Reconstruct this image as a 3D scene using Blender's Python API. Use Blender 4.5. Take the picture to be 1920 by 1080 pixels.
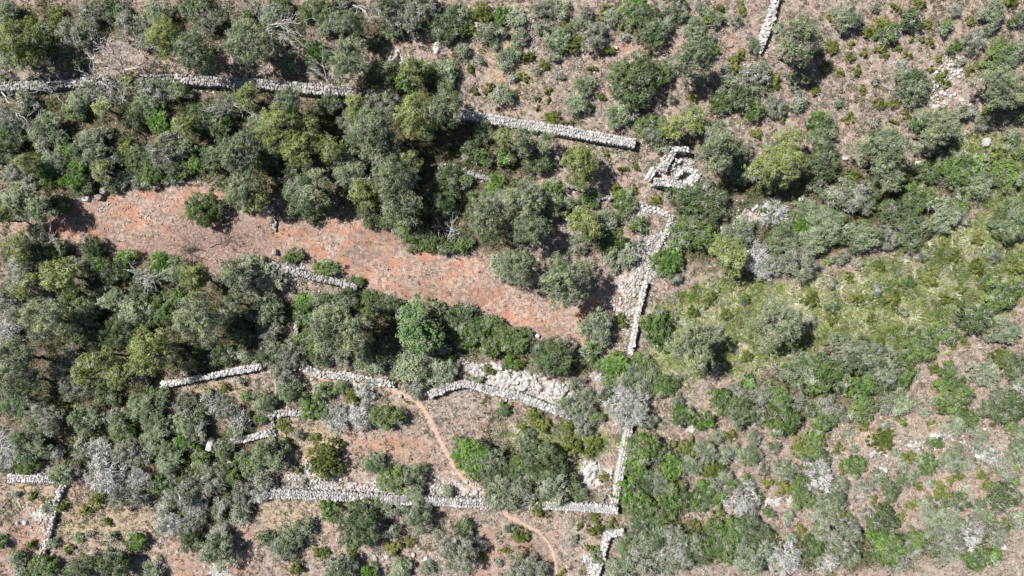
import bpy, math, random
import numpy as np
from mathutils import Vector

random.seed(7)
for o in list(bpy.data.objects):
    bpy.data.objects.remove(o)
SC = bpy.context.scene
COL = SC.collection

# ------------------------------------------------------------------ camera, sky, sun, exposure
H = 58.0                      # drone height above the ground
PPM = 1920 / (2 * H * 18 / 24)  # photograph pixels per metre on the ground
cam = bpy.data.cameras.new('camera')
cam.lens, cam.sensor_width = 24.0, 36.0
cam.clip_start, cam.clip_end = 0.5, 9000
co = bpy.data.objects.new('camera', cam)
COL.objects.link(co)
co.location = (0, 0, H)
co.rotation_euler = (0, 0, 0)
SC.camera = co

SUN_EL = math.radians(54)
SHADOW_AZ = math.radians(-24)             # where shadows fall, from +X
w = bpy.data.worlds.new('World')
SC.world = w
w.use_nodes = True
nt = w.node_tree
nt.nodes.clear()
sky = nt.nodes.new('ShaderNodeTexSky')
sky.sky_type = 'NISHITA'
sky.sun_disc = False
sky.sun_elevation = SUN_EL
sky.sun_rotation = math.radians(90) - (SHADOW_AZ + math.pi)
bg = nt.nodes.new('ShaderNodeBackground')
bg.inputs['Strength'].default_value = 0.055
wo = nt.nodes.new('ShaderNodeOutputWorld')
nt.links.new(sky.outputs['Color'], bg.inputs['Color'])
nt.links.new(bg.outputs[0], wo.inputs['Surface'])
sun = bpy.data.lights.new('sun', 'SUN')
sun.energy = 5.0
sun.angle = math.radians(0.55)
sun.color = (1.0, 0.965, 0.92)
so = bpy.data.objects.new('sun', sun)
COL.objects.link(so)
sd = Vector((math.cos(SHADOW_AZ) * math.cos(SUN_EL), math.sin(SHADOW_AZ) * math.cos(SUN_EL), -math.sin(SUN_EL)))
so.rotation_euler = sd.to_track_quat('-Z', 'Y').to_euler()
so.location = (-40, 20, 70)
SC.view_settings.view_transform = 'Standard'
SC.view_settings.look = 'None'
SC.view_settings.exposure = 0.84
SC.cycles.max_bounces = 5
SC.cycles.diffuse_bounces = 3
SC.cycles.glossy_bounces = 1
SC.cycles.transmission_bounces = 3
SC.view_settings.gamma = 1.0
SC.view_settings.use_curve_mapping = False

# ------------------------------------------------------------------ numeric helpers
def rs(seed):
    return np.random.RandomState(seed)

def vnoise(x, y, scale, seed):
    x = np.asarray(x, float) / scale + seed * 17.31
    y = np.asarray(y, float) / scale + seed * 9.77
    xi, yi = np.floor(x), np.floor(y)
    fx, fy = x - xi, y - yi
    fx = fx * fx * (3 - 2 * fx)
    fy = fy * fy * (3 - 2 * fy)
    def h(a, b):
        v = np.sin(a * 127.1 + b * 311.7 + seed * 74.7) * 43758.5453
        return v - np.floor(v)
    return (h(xi, yi) * (1 - fx) + h(xi + 1, yi) * fx) * (1 - fy) + (h(xi, yi + 1) * (1 - fx) + h(xi + 1, yi + 1) * fx) * fy

def fbm(x, y, scale, seed, octv=4):
    a, t, s = 0.0, 0.0, 1.0
    for k in range(octv):
        a = a + s * vnoise(x, y, scale / 2 ** k, seed + k * 3)
        t += s
        s *= 0.55
    return a / t

def hz(x, y):                                # gentle relief of the hillside
    return 0.22 * (fbm(x, y, 14, 3, 3) - 0.5) + 0.10 * (fbm(x, y, 1.6, 5, 3) - 0.5)

def W(px, py, z=0.0):                        # a point seen at photograph pixel (px, py), z metres above datum
    k = (H - z) / H / PPM
    return (px - 960) * k, (540 - py) * k

def poly_w(pts):
    return np.array([W(*p) for p in pts])

def poly_sd(P, x, y):                        # signed distance to polygon, positive inside
    x, y = np.asarray(x, float), np.asarray(y, float)
    d = np.full(x.shape, 1e9)
    ins = np.zeros(x.shape, bool)
    n = len(P)
    for i in range(n):
        ax, ay = P[i]
        bx, by = P[(i + 1) % n]
        ex, ey = bx - ax, by - ay
        t = np.clip(((x - ax) * ex + (y - ay) * ey) / (ex * ex + ey * ey + 1e-12), 0, 1)
        d = np.minimum(d, np.hypot(x - ax - t * ex, y - ay - t * ey))
        c = ((ay > y) != (by > y)) & (x < (bx - ax) * (y - ay) / (by - ay + 1e-12) + ax)
        ins ^= c
    return np.where(ins, d, -d)

def line_d(P, x, y):
    d = np.full(np.shape(x), 1e9)
    for i in range(len(P) - 1):
        ax, ay = P[i]
        bx, by = P[i + 1]
        ex, ey = bx - ax, by - ay
        t = np.clip(((x - ax) * ex + (y - ay) * ey) / (ex * ex + ey * ey + 1e-12), 0, 1)
        d = np.minimum(d, np.hypot(x - ax - t * ex, y - ay - t * ey))
    return d

def sstep(a, b, v):
    t = np.clip((v - a) / (b - a), 0, 1)
    return t * t * (3 - 2 * t)

# ------------------------------------------------------------------ mesh helpers
def mesh(name, v, f, attrs=None, smooth=False):
    v = np.asarray(v, np.float32)
    f = np.asarray(f, np.int32)
    k = f.shape[1]
    m = bpy.data.meshes.new(name)
    m.vertices.add(len(v))
    m.vertices.foreach_set('co', v.ravel())
    m.loops.add(f.size)
    m.loops.foreach_set('vertex_index', f.ravel())
    m.polygons.add(len(f))
    m.polygons.foreach_set('loop_start', np.arange(0, f.size, k, dtype=np.int32))
    m.polygons.foreach_set('loop_total', np.full(len(f), k, np.int32))
    if smooth:
        m.polygons.foreach_set('use_smooth', np.ones(len(f), bool))
    for n, a in (attrs or {}).items():
        at = m.attributes.new(n, 'FLOAT', 'POINT')
        at.data.foreach_set('value', np.asarray(a, np.float32))
    m.update(calc_edges=True)
    return m

def link(name, data, mat=None, parent=None, loc=None):
    o = bpy.data.objects.new(name, data)
    if mat is not None and not data.materials:
        data.materials.append(mat)
    COL.objects.link(o)
    if parent is not None:
        o.parent = parent
    if loc is not None:
        o.location = loc
    return o

def tag(o, label=None, cat=None, group=None, kind=None):
    for k, v in (('label', label), ('category', cat), ('group', group), ('kind', kind)):
        if v:
            o[k] = v
    return o

def join(parts):                              # [(v, f, tint array)] -> one
    V, F, T, n = [], [], [], 0
    for v, f, t in parts:
        V.append(v); F.append(f + n); T.append(t)
        n += len(v)
    return np.concatenate(V), np.concatenate(F), np.concatenate(T)

def tube(pts, rad, sides=5):
    pts = np.asarray(pts, float)
    n = len(pts)
    rad = np.broadcast_to(rad, (n,))
    d = np.gradient(pts, axis=0)
    d /= np.linalg.norm(d, axis=1, keepdims=True) + 1e-9
    up = np.where(np.abs(d[:, 2:3]) > 0.9, np.array([[1.0, 0, 0]]), np.array([[0, 0, 1.0]]))
    a = np.cross(d, up); a /= np.linalg.norm(a, axis=1, keepdims=True) + 1e-9
    b = np.cross(d, a)
    ang = np.linspace(0, 2 * np.pi, sides, endpoint=False)
    ring = pts[:, None] + rad[:, None, None] * (a[:, None] * np.cos(ang)[None, :, None] + b[:, None] * np.sin(ang)[None, :, None])
    v = ring.reshape(-1, 3)
    f = []
    for i in range(n - 1):
        for j in range(sides):
            k = (j + 1) % sides
            q = (i * sides + j, i * sides + k, (i + 1) * sides + k, (i + 1) * sides + j)
            f += [(q[0], q[1], q[2]), (q[0], q[2], q[3])]
    for j in range(1, sides - 1):
        f.append(((n - 1) * sides, (n - 1) * sides + j, (n - 1) * sides + j + 1))
        f.append((0, j + 1, j))
    return v, np.array(f), np.full(len(v), 0.5)

def curve(a, b, r, wob, n=6, sag=0.0):
    a, b = np.asarray(a, float), np.asarray(b, float)
    t = np.linspace(0, 1, n)[:, None]
    L = np.linalg.norm(b - a)
    p = a + (b - a) * t
    off = r.normal(0, wob * L, (n, 3)) * np.sin(np.pi * np.clip(t * 0.85 + 0.08, 0, 1)) * (t > 0)
    p = p + off
    p[:, 2] += sag * L * np.sin(np.pi * t[:, 0])
    return p

# ------------------------------------------------------------------ materials
def mat_nodes(name):
    m = bpy.data.materials.new(name)
    m.use_nodes = True
    t = m.node_tree
    t.nodes.clear()
    out = t.nodes.new('ShaderNodeOutputMaterial')
    return m, t, out

def N(t, kind, **kw):
    n = t.nodes.new(kind)
    for k, v in kw.items():
        if hasattr(n, k):
            setattr(n, k, v)
        else:
            n.inputs[k].default_value = v
    return n

def ramp(t, stops):
    n = t.nodes.new('ShaderNodeValToRGB')
    e = n.color_ramp.elements
    while len(e) < len(stops):
        e.new(0.5)
    for i, (p, c) in enumerate(stops):
        e[i].position = p
        e[i].color = (*c, 1)
    return n

def leaf_mat(name, cols, transl=0.3, rough=0.7, rand=0.35):
    m, t, out = mat_nodes(name)
    at = N(t, 'ShaderNodeAttribute', attribute_name='tint')
    oi = N(t, 'ShaderNodeObjectInfo')
    ma = N(t, 'ShaderNodeMath', operation='MULTIPLY_ADD')
    t.links.new(oi.outputs['Random'], ma.inputs[0])
    ma.inputs[1].default_value = rand
    ad = N(t, 'ShaderNodeMath', operation='ADD')
    ad.inputs[1].default_value = -rand / 2
    t.links.new(at.outputs['Fac'], ma.inputs[2])
    t.links.new(ma.outputs[0], ad.inputs[0])
    n = len(cols)
    r = ramp(t, [(i / (n - 1), c) for i, c in enumerate(cols)])
    t.links.new(ad.outputs[0], r.inputs['Fac'])
    p = N(t, 'ShaderNodeBsdfPrincipled')
    p.inputs['Roughness'].default_value = rough
    p.inputs['Specular IOR Level'].default_value = 0.2
    t.links.new(r.outputs['Color'], p.inputs['Base Color'])
    tr = N(t, 'ShaderNodeBsdfTranslucent')
    t.links.new(r.outputs['Color'], tr.inputs['Color'])
    mx = N(t, 'ShaderNodeMixShader')
    mx.inputs[0].default_value = transl
    t.links.new(p.outputs[0], mx.inputs[1])
    t.links.new(tr.outputs[0], mx.inputs[2])
    t.links.new(mx.outputs[0], out.inputs['Surface'])
    return m

def solid_mat(name, cols, rough=0.9, nscale=3.0, bump=0.0, use_tint=True):
    """colour from per-piece tint and object random, broken up by noise in object space"""
    m, t, out = mat_nodes(name)
    tc = N(t, 'ShaderNodeNewGeometry')
    no = N(t, 'ShaderNodeTexNoise')
    no.inputs['Scale'].default_value = nscale
    no.inputs['Detail'].default_value = 6
    t.links.new(tc.outputs['Position'], no.inputs['Vector'])
    oi = N(t, 'ShaderNodeObjectInfo')
    at = N(t, 'ShaderNodeAttribute', attribute_name='tint')
    a1 = N(t, 'ShaderNodeMath', operation='MULTIPLY_ADD')
    t.links.new(oi.outputs['Random'], a1.inputs[0]); a1.inputs[1].default_value = 0.35 if use_tint else 0.6
    t.links.new(at.outputs['Fac'], a1.inputs[2])
    a2 = N(t, 'ShaderNodeMath', operation='MULTIPLY_ADD')
    t.links.new(no.outputs['Fac'], a2.inputs[0]); a2.inputs[1].default_value = 0.7
    t.links.new(a1.outputs[0], a2.inputs[2])
    a3 = N(t, 'ShaderNodeMath', operation='ADD'); a3.inputs[1].default_value = -0.5 if use_tint else -0.15
    t.links.new(a2.outputs[0], a3.inputs[0])
    n = len(cols)
    r = ramp(t, [(i / (n - 1), c) for i, c in enumerate(cols)])
    t.links.new(a3.outputs[0], r.inputs['Fac'])
    p = N(t, 'ShaderNodeBsdfPrincipled')
    p.inputs['Roughness'].default_value = rough
    p.inputs['Specular IOR Level'].default_value = 0.2
    t.links.new(r.outputs['Color'], p.inputs['Base Color'])
    if bump:
        nb = N(t, 'ShaderNodeTexNoise'); nb.inputs['Scale'].default_value = 9; nb.inputs['Detail'].default_value = 8
        t.links.new(tc.outputs['Position'], nb.inputs['Vector'])
        b = N(t, 'ShaderNodeBump'); b.inputs['Strength'].default_value = bump; b.inputs['Distance'].default_value = 0.08
        t.links.new(nb.outputs['Fac'], b.inputs['Height'])
        t.links.new(b.outputs[0], p.inputs['Normal'])
    t.links.new(p.outputs[0], out.inputs['Surface'])
    return m

LEAF = {
    'p': leaf_mat('pine_needles', [(.078, .112, .046), (.208, .248, .152), (.360, .405, .215)]),
    'y': leaf_mat('young_pine_needles', [(.098, .136, .036), (.240, .285, .095), (.385, .420, .170)]),
    'o': leaf_mat('olive_leaves', [(.098, .145, .056), (.240, .302, .168), (.400, .448, .300)]),
    'b': leaf_mat('blue_green_leaves', [(.085, .122, .058), (.220, .265, .162), (.370, .405, .285)]),
    'g': leaf_mat('mastic_leaves', [(.042, .082, .020), (.122, .188, .054), (.230, .300, .110)]),
    'G': leaf_mat('bright_mastic_leaves', [(.046, .108, .016), (.122, .225, .042), (.225, .340, .090)]),
    'd': leaf_mat('oak_leaves', [(.034, .060, .020), (.100, .145, .058), (.190, .235, .115)]),
    's': leaf_mat('sparse_grey_leaves', [(.100, .132, .062), (.230, .262, .165), (.370, .395, .300)]),
    'u': leaf_mat('heath_leaves', [(.055, .085, .016), (.145, .178, .042), (.255, .268, .084)]),
    'c': leaf_mat('carob_leaves', [(.056, .118, .032), (.150, .245, .090), (.270, .365, .170)]),
}
LEAF['S'] = LEAF['s']
TWIG = leaf_mat('grey_twigs', [(.19, .178, .155), (.33, .315, .29), (.50, .485, .465)], transl=0.05, rough=0.8)
WHITETWIG = leaf_mat('bleached_twigs', [(.27, .262, .245), (.46, .45, .435), (.64, .63, .615)], transl=0.05, rough=0.8)
BARK = solid_mat('bark', [(.07, .055, .045), (.14, .115, .10), (.22, .195, .175)], nscale=6, bump=0.3)
DEADWOOD = solid_mat('bleached_wood', [(.26, .24, .22), (.42, .40, .375), (.56, .54, .51)], nscale=4, bump=0.2)
BROWNWOOD = solid_mat('brown_dead_wood', [(.10, .07, .055), (.19, .145, .12), (.28, .23, .20)], nscale=4)
GREYSTONE = solid_mat('lichen_limestone', [(.13, .125, .115), (.26, .25, .235), (.42, .41, .39)], nscale=2.2, bump=0.35)
STONE = solid_mat('limestone', [(.19, .18, .165), (.38, .365, .345), (.56, .545, .525)], nscale=2.2, bump=0.35)
CORE = solid_mat('wall_fill', [(.20, .185, .165), (.32, .30, .275), (.42, .40, .375)], nscale=6, bump=0.5)
ROCK = solid_mat('weathered_limestone', [(.13, .12, .105), (.34, .325, .30), (.56, .54, .51)], nscale=5, bump=1.0)
DARKROCK = solid_mat('dark_boulder', [(.16, .13, .115), (.25, .20, .18), (.33, .28, .25)], nscale=2, bump=0.5)
DRY = leaf_mat('dry_grass_blades', [(.09, .068, .055), (.28, .22, .18), (.52, .45, .37)], transl=0.2, rough=0.8, rand=0.0)
SCRUB = leaf_mat('low_scrub_leaves', [(.060, .068, .026), (.150, .150, .072), (.27, .25, .18)], transl=0.2, rand=0.0)
MEADOW = leaf_mat('meadow_blades', [(.060, .105, .020), (.215, .265, .074), (.52, .50, .36)], transl=0.3, rand=0.0)
UNDER = leaf_mat('undergrowth_leaves', [(.040, .062, .020), (.090, .122, .044), (.165, .190, .085)], transl=0.3, rand=0.0)
LITTER = leaf_mat('chipped_wood', [(.10, .072, .058), (.22, .16, .132), (.38, .31, .265)], transl=0.0, rough=0.9, rand=0.0)

# ------------------------------------------------------------------ zones of the ground (photograph pixels)
CLEARING = poly_w([(0, 432), (40, 415), (110, 392), (180, 368), (250, 348), (350, 335), (395, 342), (440, 390), (505, 400), (560, 382),
                   (640, 402), (720, 415), (760, 452), (830, 470), (900, 475), (940, 515), (1010, 555), (1080, 575), (1110, 540), (1160, 545),
                   (1185, 590), (1150, 625), (1095, 648), (1010, 635), (950, 608), (880, 582), (800, 568), (700, 547), (660, 527), (600, 492),
                   (520, 485), (470, 495), (440, 510), (380, 512), (300, 495), (220, 475), (150, 455), (60, 450)])
MULCH = poly_w([(280, 440), (360, 400), (450, 415), (525, 400), (545, 470), (470, 500), (390, 512), (300, 490)])
MEAD = poly_w([(1235, 560), (1300, 515), (1420, 540), (1540, 505), (1640, 468), (1760, 440), (1830, 400), (1960, 380), (1960, 560), (1850, 595),
               (1770, 615), (1700, 660), (1560, 650), (1500, 685), (1390, 715), (1320, 730), (1240, 705), (1205, 640)])
MEAD2 = poly_w([(940, 800), (1060, 790), (1150, 800), (1150, 850), (1080, 870), (960, 850)])
MEAD3 = poly_w([(1740, 250), (1960, 250), (1960, 400), (1850, 420), (1820, 340)])
DRYPOLYS = [poly_w(p) for p in (
    [(320, 715), (480, 700), (500, 760), (400, 770), (330, 750)],
    [(120, 920), (200, 930), (280, 960), (300, 1010), (200, 1040), (110, 1000)],
    [(0, 905), (100, 905), (95, 960), (0, 960)],
    [(510, 790), (600, 785), (640, 830), (560, 870), (520, 850)],
    [(500, 940), (600, 945), (600, 990), (500, 980)],
    [(1560, 800), (1700, 790), (1760, 800), (1700, 830), (1600, 870), (1550, 850)],
    [(870, 20), (960, 10), (1000, 120), (960, 220), (900, 110)])]
REDPOLYS = [poly_w(p) for p in (
    [(640, 800), (700, 782), (790, 790), (850, 870), (820, 890), (740, 870), (650, 840)],
    [(0, 965), (80, 960), (80, 1040), (0, 1060)],
    [(300, 1010), (480, 985), (500, 1090), (330, 1090)],
    [(1140, 425), (1190, 432), (1190, 455), (1150, 452)],
    [(730, 70), (790, 72), (790, 100), (740, 102)],
    [(1360, 60), (1430, 75), (1400, 100), (1350, 85)],
    [(1165, 70), (1220, 85), (1200, 100), (1170, 95)],
    [(860, 1000), (960, 980), (1030, 1000), (1030, 1090), (880, 1090)])]
WHITEPOLYS = [poly_w(p) for p in (
    [(1195, 440), (1250, 440), (1262, 462), (1230, 520), (1215, 545), (1180, 560), (1140, 530), (1190, 500), (1205, 470)],
    [(545, 900), (590, 870), (650, 905), (710, 895), (730, 925), (620, 935), (520, 925)],
    [(815, 900), (870, 905), (915, 940), (800, 935)],
    [(865, 670), (960, 690), (1060, 720), (1090, 750), (1065, 775), (960, 745), (880, 722)],
    [(1082, 865), (1120, 860), (1150, 880), (1145, 905), (1090, 920)],
    [(1240, 300), (1300, 300), (1305, 335), (1240, 335)],
    [(1105, 1050), (1140, 1040), (1130, 1090), (1095, 1090)],
    [(1360, 400), (1430, 380), (1440, 410), (1380, 425)],
    [(60, 955), (100, 955), (95, 985), (65, 980)])]
FORESTS = [poly_w(p) for p in (
    [(0, 165), (300, 160), (500, 170), (650, 175), (720, 100), (860, 110), (870, 210), (990, 260), (1000, 480), (940, 490), (860, 470), (760, 450), (700, 412),
     (520, 380), (440, 385), (380, 335), (250, 345), (100, 385), (0, 425)],
    [(0, 450), (220, 478), (300, 500), (440, 512), (500, 545), (560, 545), (700, 560), (900, 600), (1000, 640), (1090, 655), (1150, 700),
     (1050, 700), (900, 670), (760, 700), (560, 675), (500, 690), (300, 715), (250, 780), (480, 800), (500, 900), (470, 960), (400, 1000),
     (330, 960), (220, 920), (130, 880), (0, 850)],
    [(0, 0), (860, 0), (850, 60), (720, 90), (600, 60), (480, 110), (300, 60), (0, 110)],
    [(1270, 340), (1400, 330), (1560, 300), (1840, 300), (1840, 380), (1760, 430), (1600, 480), (1400, 520), (1270, 500)],
    [(1440, 680), (1700, 660), (1700, 760), (1480, 800), (1340, 760)],
    [(1170, 810), (1300, 830), (1290, 960), (1440, 1000), (1880, 990), (1860, 1050), (1200, 1070), (1170, 990)],
    [(870, 820), (1060, 840), (1090, 930), (1030, 960), (920, 950)])]
PATH_PX = [(572, 692), (600, 708), (650, 713), (700, 719), (745, 734), (780, 748), (800, 775), (815, 805), (830, 835), (850, 870), (868, 895),
           (884, 908), (905, 925), (935, 950), (960, 972), (1000, 990), (1025, 1010), (1040, 1040), (1044, 1090)]
PATH = poly_w(PATH_PX)

def zones(x, y):
    n1 = (fbm(x, y, 3.0, 11) - 0.5) * 2.6
    n2 = (fbm(x, y, 1.1, 21) - 0.5) * 1.6
    z = {}
    z['soil'] = sstep(-0.5, 0.7, poly_sd(CLEARING, x, y) + n1 * 0.5 + n2 * 0.4)
    for P in REDPOLYS:
        z['soil'] = np.maximum(z['soil'], 0.75 * sstep(-0.6, 0.9, poly_sd(P, x, y) + n1 + n2 * 0.4))
    z['litter'] = sstep(-0.8, 1.2, poly_sd(MULCH, x, y) + n1 + n2)
    z['green'] = np.maximum.reduce([sstep(-0.8, 1.4, poly_sd(MEAD, x, y) + n1 * 2.2 + n2 * .8), 0.6 * sstep(-0.5, 1.2, poly_sd(MEAD2, x, y) + n1), 0.8 * sstep(-0.6, 1.2, poly_sd(MEAD3, x, y) + n1)])
    z['dry'] = np.maximum.reduce([sstep(-0.8, 1.2, poly_sd(P, x, y) + n1) for P in DRYPOLYS])
    z['white'] = np.maximum.reduce([sstep(-0.3, 0.5, poly_sd(P, x, y) + n2 * 0.9) for P in WHITEPOLYS])
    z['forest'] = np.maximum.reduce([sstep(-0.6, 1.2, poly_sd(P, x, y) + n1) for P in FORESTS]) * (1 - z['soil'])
    return z

# ------------------------------------------------------------------ the ground: one sheet out to the horizon
def graded(half, step, marks):
    c = np.arange(-half, half + 1e-6, step)
    return np.concatenate([-np.array(marks[::-1], float), c, np.array(marks, float)])

gx = graded(48.0, 0.2, [52, 60, 80, 130, 300, 900, 3500])
gy = graded(28.0, 0.2, [32, 40, 60, 120, 300, 900, 3500])
X, Y = np.meshgrid(gx, gy)
x, y = X.ravel(), Y.ravel()
zz = hz(x, y) + 0.05 * (fbm(x, y, 0.45, 9, 2) - 0.5)
Z = zones(x, y)
ny, nx = X.shape
idx = np.arange(nx * ny).reshape(ny, nx)
quads = np.stack([idx[:-1, :-1], idx[:-1, 1:], idx[1:, 1:], idx[1:, :-1]], -1).reshape(-1, 4)

def ground_mat():
    m, t, out = mat_nodes('hillside_earth')
    g = N(t, 'ShaderNodeNewGeometry')
    def noise(scale, det=5, rough=0.6):
        n = N(t, 'ShaderNodeTexNoise')
        n.inputs['Scale'].default_value = scale
        n.inputs['Detail'].default_value = det
        n.inputs['Roughness'].default_value = rough
        t.links.new(g.outputs['Position'], n.inputs['Vector'])
        return n.outputs['Fac']
    def attr(name):
        return N(t, 'ShaderNodeAttribute', attribute_name=name).outputs['Fac']
    def mix(fac, a, b):
        n = N(t, 'ShaderNodeMix', data_type='RGBA')
        t.links.new(fac, n.inputs[0])
        t.links.new(a, n.inputs[6]); t.links.new(b, n.inputs[7])
        return n.outputs[2]
    def two(sc, lo, c0, hi, c1, det=5):
        r = ramp(t, [(lo, c0), (hi, c1)])
        t.links.new(noise(sc, det), r.inputs['Fac'])
        return r.outputs['Color']
    base = mix(ramp_fac(t, noise(0.5), .4, .6), two(2.2, .36, (.18, .132, .108), .62, (.38, .298, .25)), two(3.0, .36, (.155, .13, .105), .62, (.34, .29, .24)))
    soil = mix(ramp_fac(t, noise(0.55, 6, .72), .38, .54), two(1.8, .3, (.29, .126, .074), .7, (.355, .198, .130)), two(2.8, .38, (.19, .142, .115), .62, (.37, .285, .235)))
    tone = ramp(t, [(.33, (.66, .64, .64)), (.5, (.95, .95, .95)), (.66, (1.18, 1.16, 1.14))])
    t.links.new(noise(.22, 3, .6), tone.inputs['Fac'])
    tm = N(t, 'ShaderNodeMix', data_type='RGBA', blend_type='MULTIPLY')
    tm.inputs[0].default_value = 1.0
    t.links.new(soil, tm.inputs[6]); t.links.new(tone.outputs['Color'], tm.inputs[7])
    soil = tm.outputs[2]
    lit = two(5, .35, (.13, .085, .070), .65, (.31, .225, .19))
    green = two(1.0, .38, (.075, .098, .030), .62, (.28, .262, .15))
    dry = two(2.2, .35, (.23, .18, .115), .65, (.37, .30, .21))
    white = two(3.5, .35, (.26, .215, .185), .65, (.54, .49, .45))
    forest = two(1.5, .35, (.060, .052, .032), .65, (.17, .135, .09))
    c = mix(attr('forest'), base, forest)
    c = mix(attr('dry'), c, dry)
    c = mix(attr('green'), c, green)
    c = mix(attr('soil'), c, soil)
    c = mix(attr('litter'), c, lit)
    c = mix(attr('white'), c, white)
    # fine grain of crumbs and bits
    sp = ramp(t, [(.32, (.38, .36, .34)), (.48, (.92, .92, .92)), (.70, (1.35, 1.32, 1.3))])
    t.links.new(noise(11, 4, .75), sp.inputs['Fac'])
    mu = N(t, 'ShaderNodeMix', data_type='RGBA', blend_type='MULTIPLY')
    mu.inputs[0].default_value = 0.9
    t.links.new(c, mu.inputs[6]); t.links.new(sp.outputs['Color'], mu.inputs[7])
    p = N(t, 'ShaderNodeBsdfPrincipled')
    p.inputs['Roughness'].default_value = 0.95
    p.inputs['Specular IOR Level'].default_value = 0.1
    t.links.new(mu.outputs[2], p.inputs['Base Color'])
    b = N(t, 'ShaderNodeBump')
    b.inputs['Strength'].default_value = 0.7
    b.inputs['Distance'].default_value = 0.06
    t.links.new(noise(7, 8, .7), b.inputs['Height'])
    t.links.new(b.outputs[0], p.inputs['Normal'])
    t.links.new(p.outputs[0], out.inputs['Surface'])
    return m

def ramp_fac(t, src, lo, hi):
    n = N(t, 'ShaderNodeMapRange')
    n.inputs['From Min'].default_value = lo
    n.inputs['From Max'].default_value = hi
    t.links.new(src, n.inputs['Value'])
    return n.outputs[0]

GROUND = ground_mat()
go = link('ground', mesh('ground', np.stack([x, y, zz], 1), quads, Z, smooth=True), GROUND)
tag(go, 'dry stony hillside ground with red earth, pale scrub and green grass', kind='structure')

# footpath: a narrow worn strip of bare orange earth
def footpath():
    seg = np.linalg.norm(np.diff(PATH, axis=0), axis=1)
    s = np.concatenate([[0], np.cumsum(seg)])
    st = np.arange(0, s[-1], 0.18)
    cx, cy = np.interp(st, s, PATH[:, 0]), np.interp(st, s, PATH[:, 1])
    k = np.ones(9) / 9
    cx = np.convolve(np.pad(cx, 4, 'edge'), k, 'valid'); cy = np.convolve(np.pad(cy, 4, 'edge'), k, 'valid')
    tx, ty = np.gradient(cx), np.gradient(cy)
    L = np.hypot(tx, ty); tx, ty = tx / L, ty / L
    r = rs(5)
    wd = np.interp(st, [0, 9, 13, 30, s[-1]], [.34, .30, .22, .12, .12])
    rows = []
    cols = 7
    for j in range(cols):
        u = -1 + 2 * j / (cols - 1)
        jig = (r.rand(len(st)) - 0.5) * 0.2 if j in (0, cols - 1) else 0
        off = u * wd + jig + 0.1 * (vnoise(st, st * 0, 1.3, 4) - .5)
        vx, vy = cx - ty * off, cy + tx * off
        rows.append(np.stack([vx, vy, hz(vx, vy) + 0.045 - 0.04 * abs(u) ** 2], 1))
    v = np.stack(rows, 1)
    n = len(st)
    ii = np.arange(n * cols).reshape(n, cols)
    f = np.stack([ii[:-1, :-1], ii[:-1, 1:], ii[1:, 1:], ii[1:, :-1]], -1).reshape(-1, 4)
    PM = solid_mat('trodden_earth', [(.24, .165, .12), (.34, .245, .185), (.46, .36, .29)], nscale=5, bump=0.3)
    o = link('footpath', mesh('footpath', v.reshape(-1, 3), f, {'tint': np.full(n * cols, .45)}, True), PM)
    tag(o, 'narrow worn earth footpath winding between the stone walls', kind='structure')
footpath()

# ------------------------------------------------------------------ foliage
KIND = {  # cover, twig cover, leaf length, width, spike, clump radius, lobe fraction
    'p': dict(cov=5.0, tw=.55, L=0.172, Wd=0.073, spike=.28, rc=.25, lf=.31),
    'y': dict(cov=5.4, tw=.25, L=0.172, Wd=0.077, spike=.26, rc=.25, lf=.30),
    'o': dict(cov=5.0, tw=.45, L=0.146, Wd=0.073, spike=.25, rc=.23, lf=.32),
    'b': dict(cov=5.2, tw=.25, L=0.138, Wd=0.073, spike=.25, rc=.21, lf=.30),
    'g': dict(cov=5.4, tw=.08, L=0.129, Wd=0.086, spike=.15, rc=.20, lf=.31),
    'G': dict(cov=5.6, tw=.05, L=0.129, Wd=0.090, spike=.15, rc=.19, lf=.31),
    'd': dict(cov=5.4, tw=.10, L=0.129, Wd=0.082, spike=.15, rc=.22, lf=.34),
    's': dict(cov=3.2, tw=1.8, L=.15, Wd=.070, spike=.30, rc=.22, lf=.34),
    'S': dict(cov=1.2, tw=3.4, L=.15, Wd=.070, spike=.30, rc=.22, lf=.36),
    'u': dict(cov=5.2, tw=.0, L=.13, Wd=.070, spike=.30, rc=.14, lf=.34),
    'c': dict(cov=5.2, tw=.08, L=0.189, Wd=0.116, spike=.15, rc=.23, lf=.24),
}
PINE = 'py'

def dirs(r, n, zmin=-1.0):
    z = r.uniform(zmin, 1, n)
    a = r.uniform(0, 2 * np.pi, n)
    q = np.sqrt(1 - z * z)
    return np.stack([q * np.cos(a), q * np.sin(a), z], 1)

def nrm(v):
    return v / (np.linalg.norm(v, axis=-1, keepdims=True) + 1e-9)

def tris(c, n, L, Wd, spike, r):
    k = len(c)
    t = nrm(np.cross(n, r.normal(0, 1, (k, 3))))
    ax = nrm(t * (1 - spike) + n * spike + r.normal(0, .25, (k, 3)))
    b = nrm(np.cross(ax, nrm(n + r.normal(0, .35, (k, 3)) + 1e-3)))
    L = (L * r.uniform(.6, 1.35, k))[:, None]
    Wd = (Wd * r.uniform(.7, 1.3, k))[:, None]
    v = np.stack([c - ax * L * .5 - b * Wd * .5, c - ax * L * .5 + b * Wd * .5, c + ax * L * .5], 1).reshape(-1, 3)
    return v, np.arange(3 * k).reshape(-1, 3)

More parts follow.
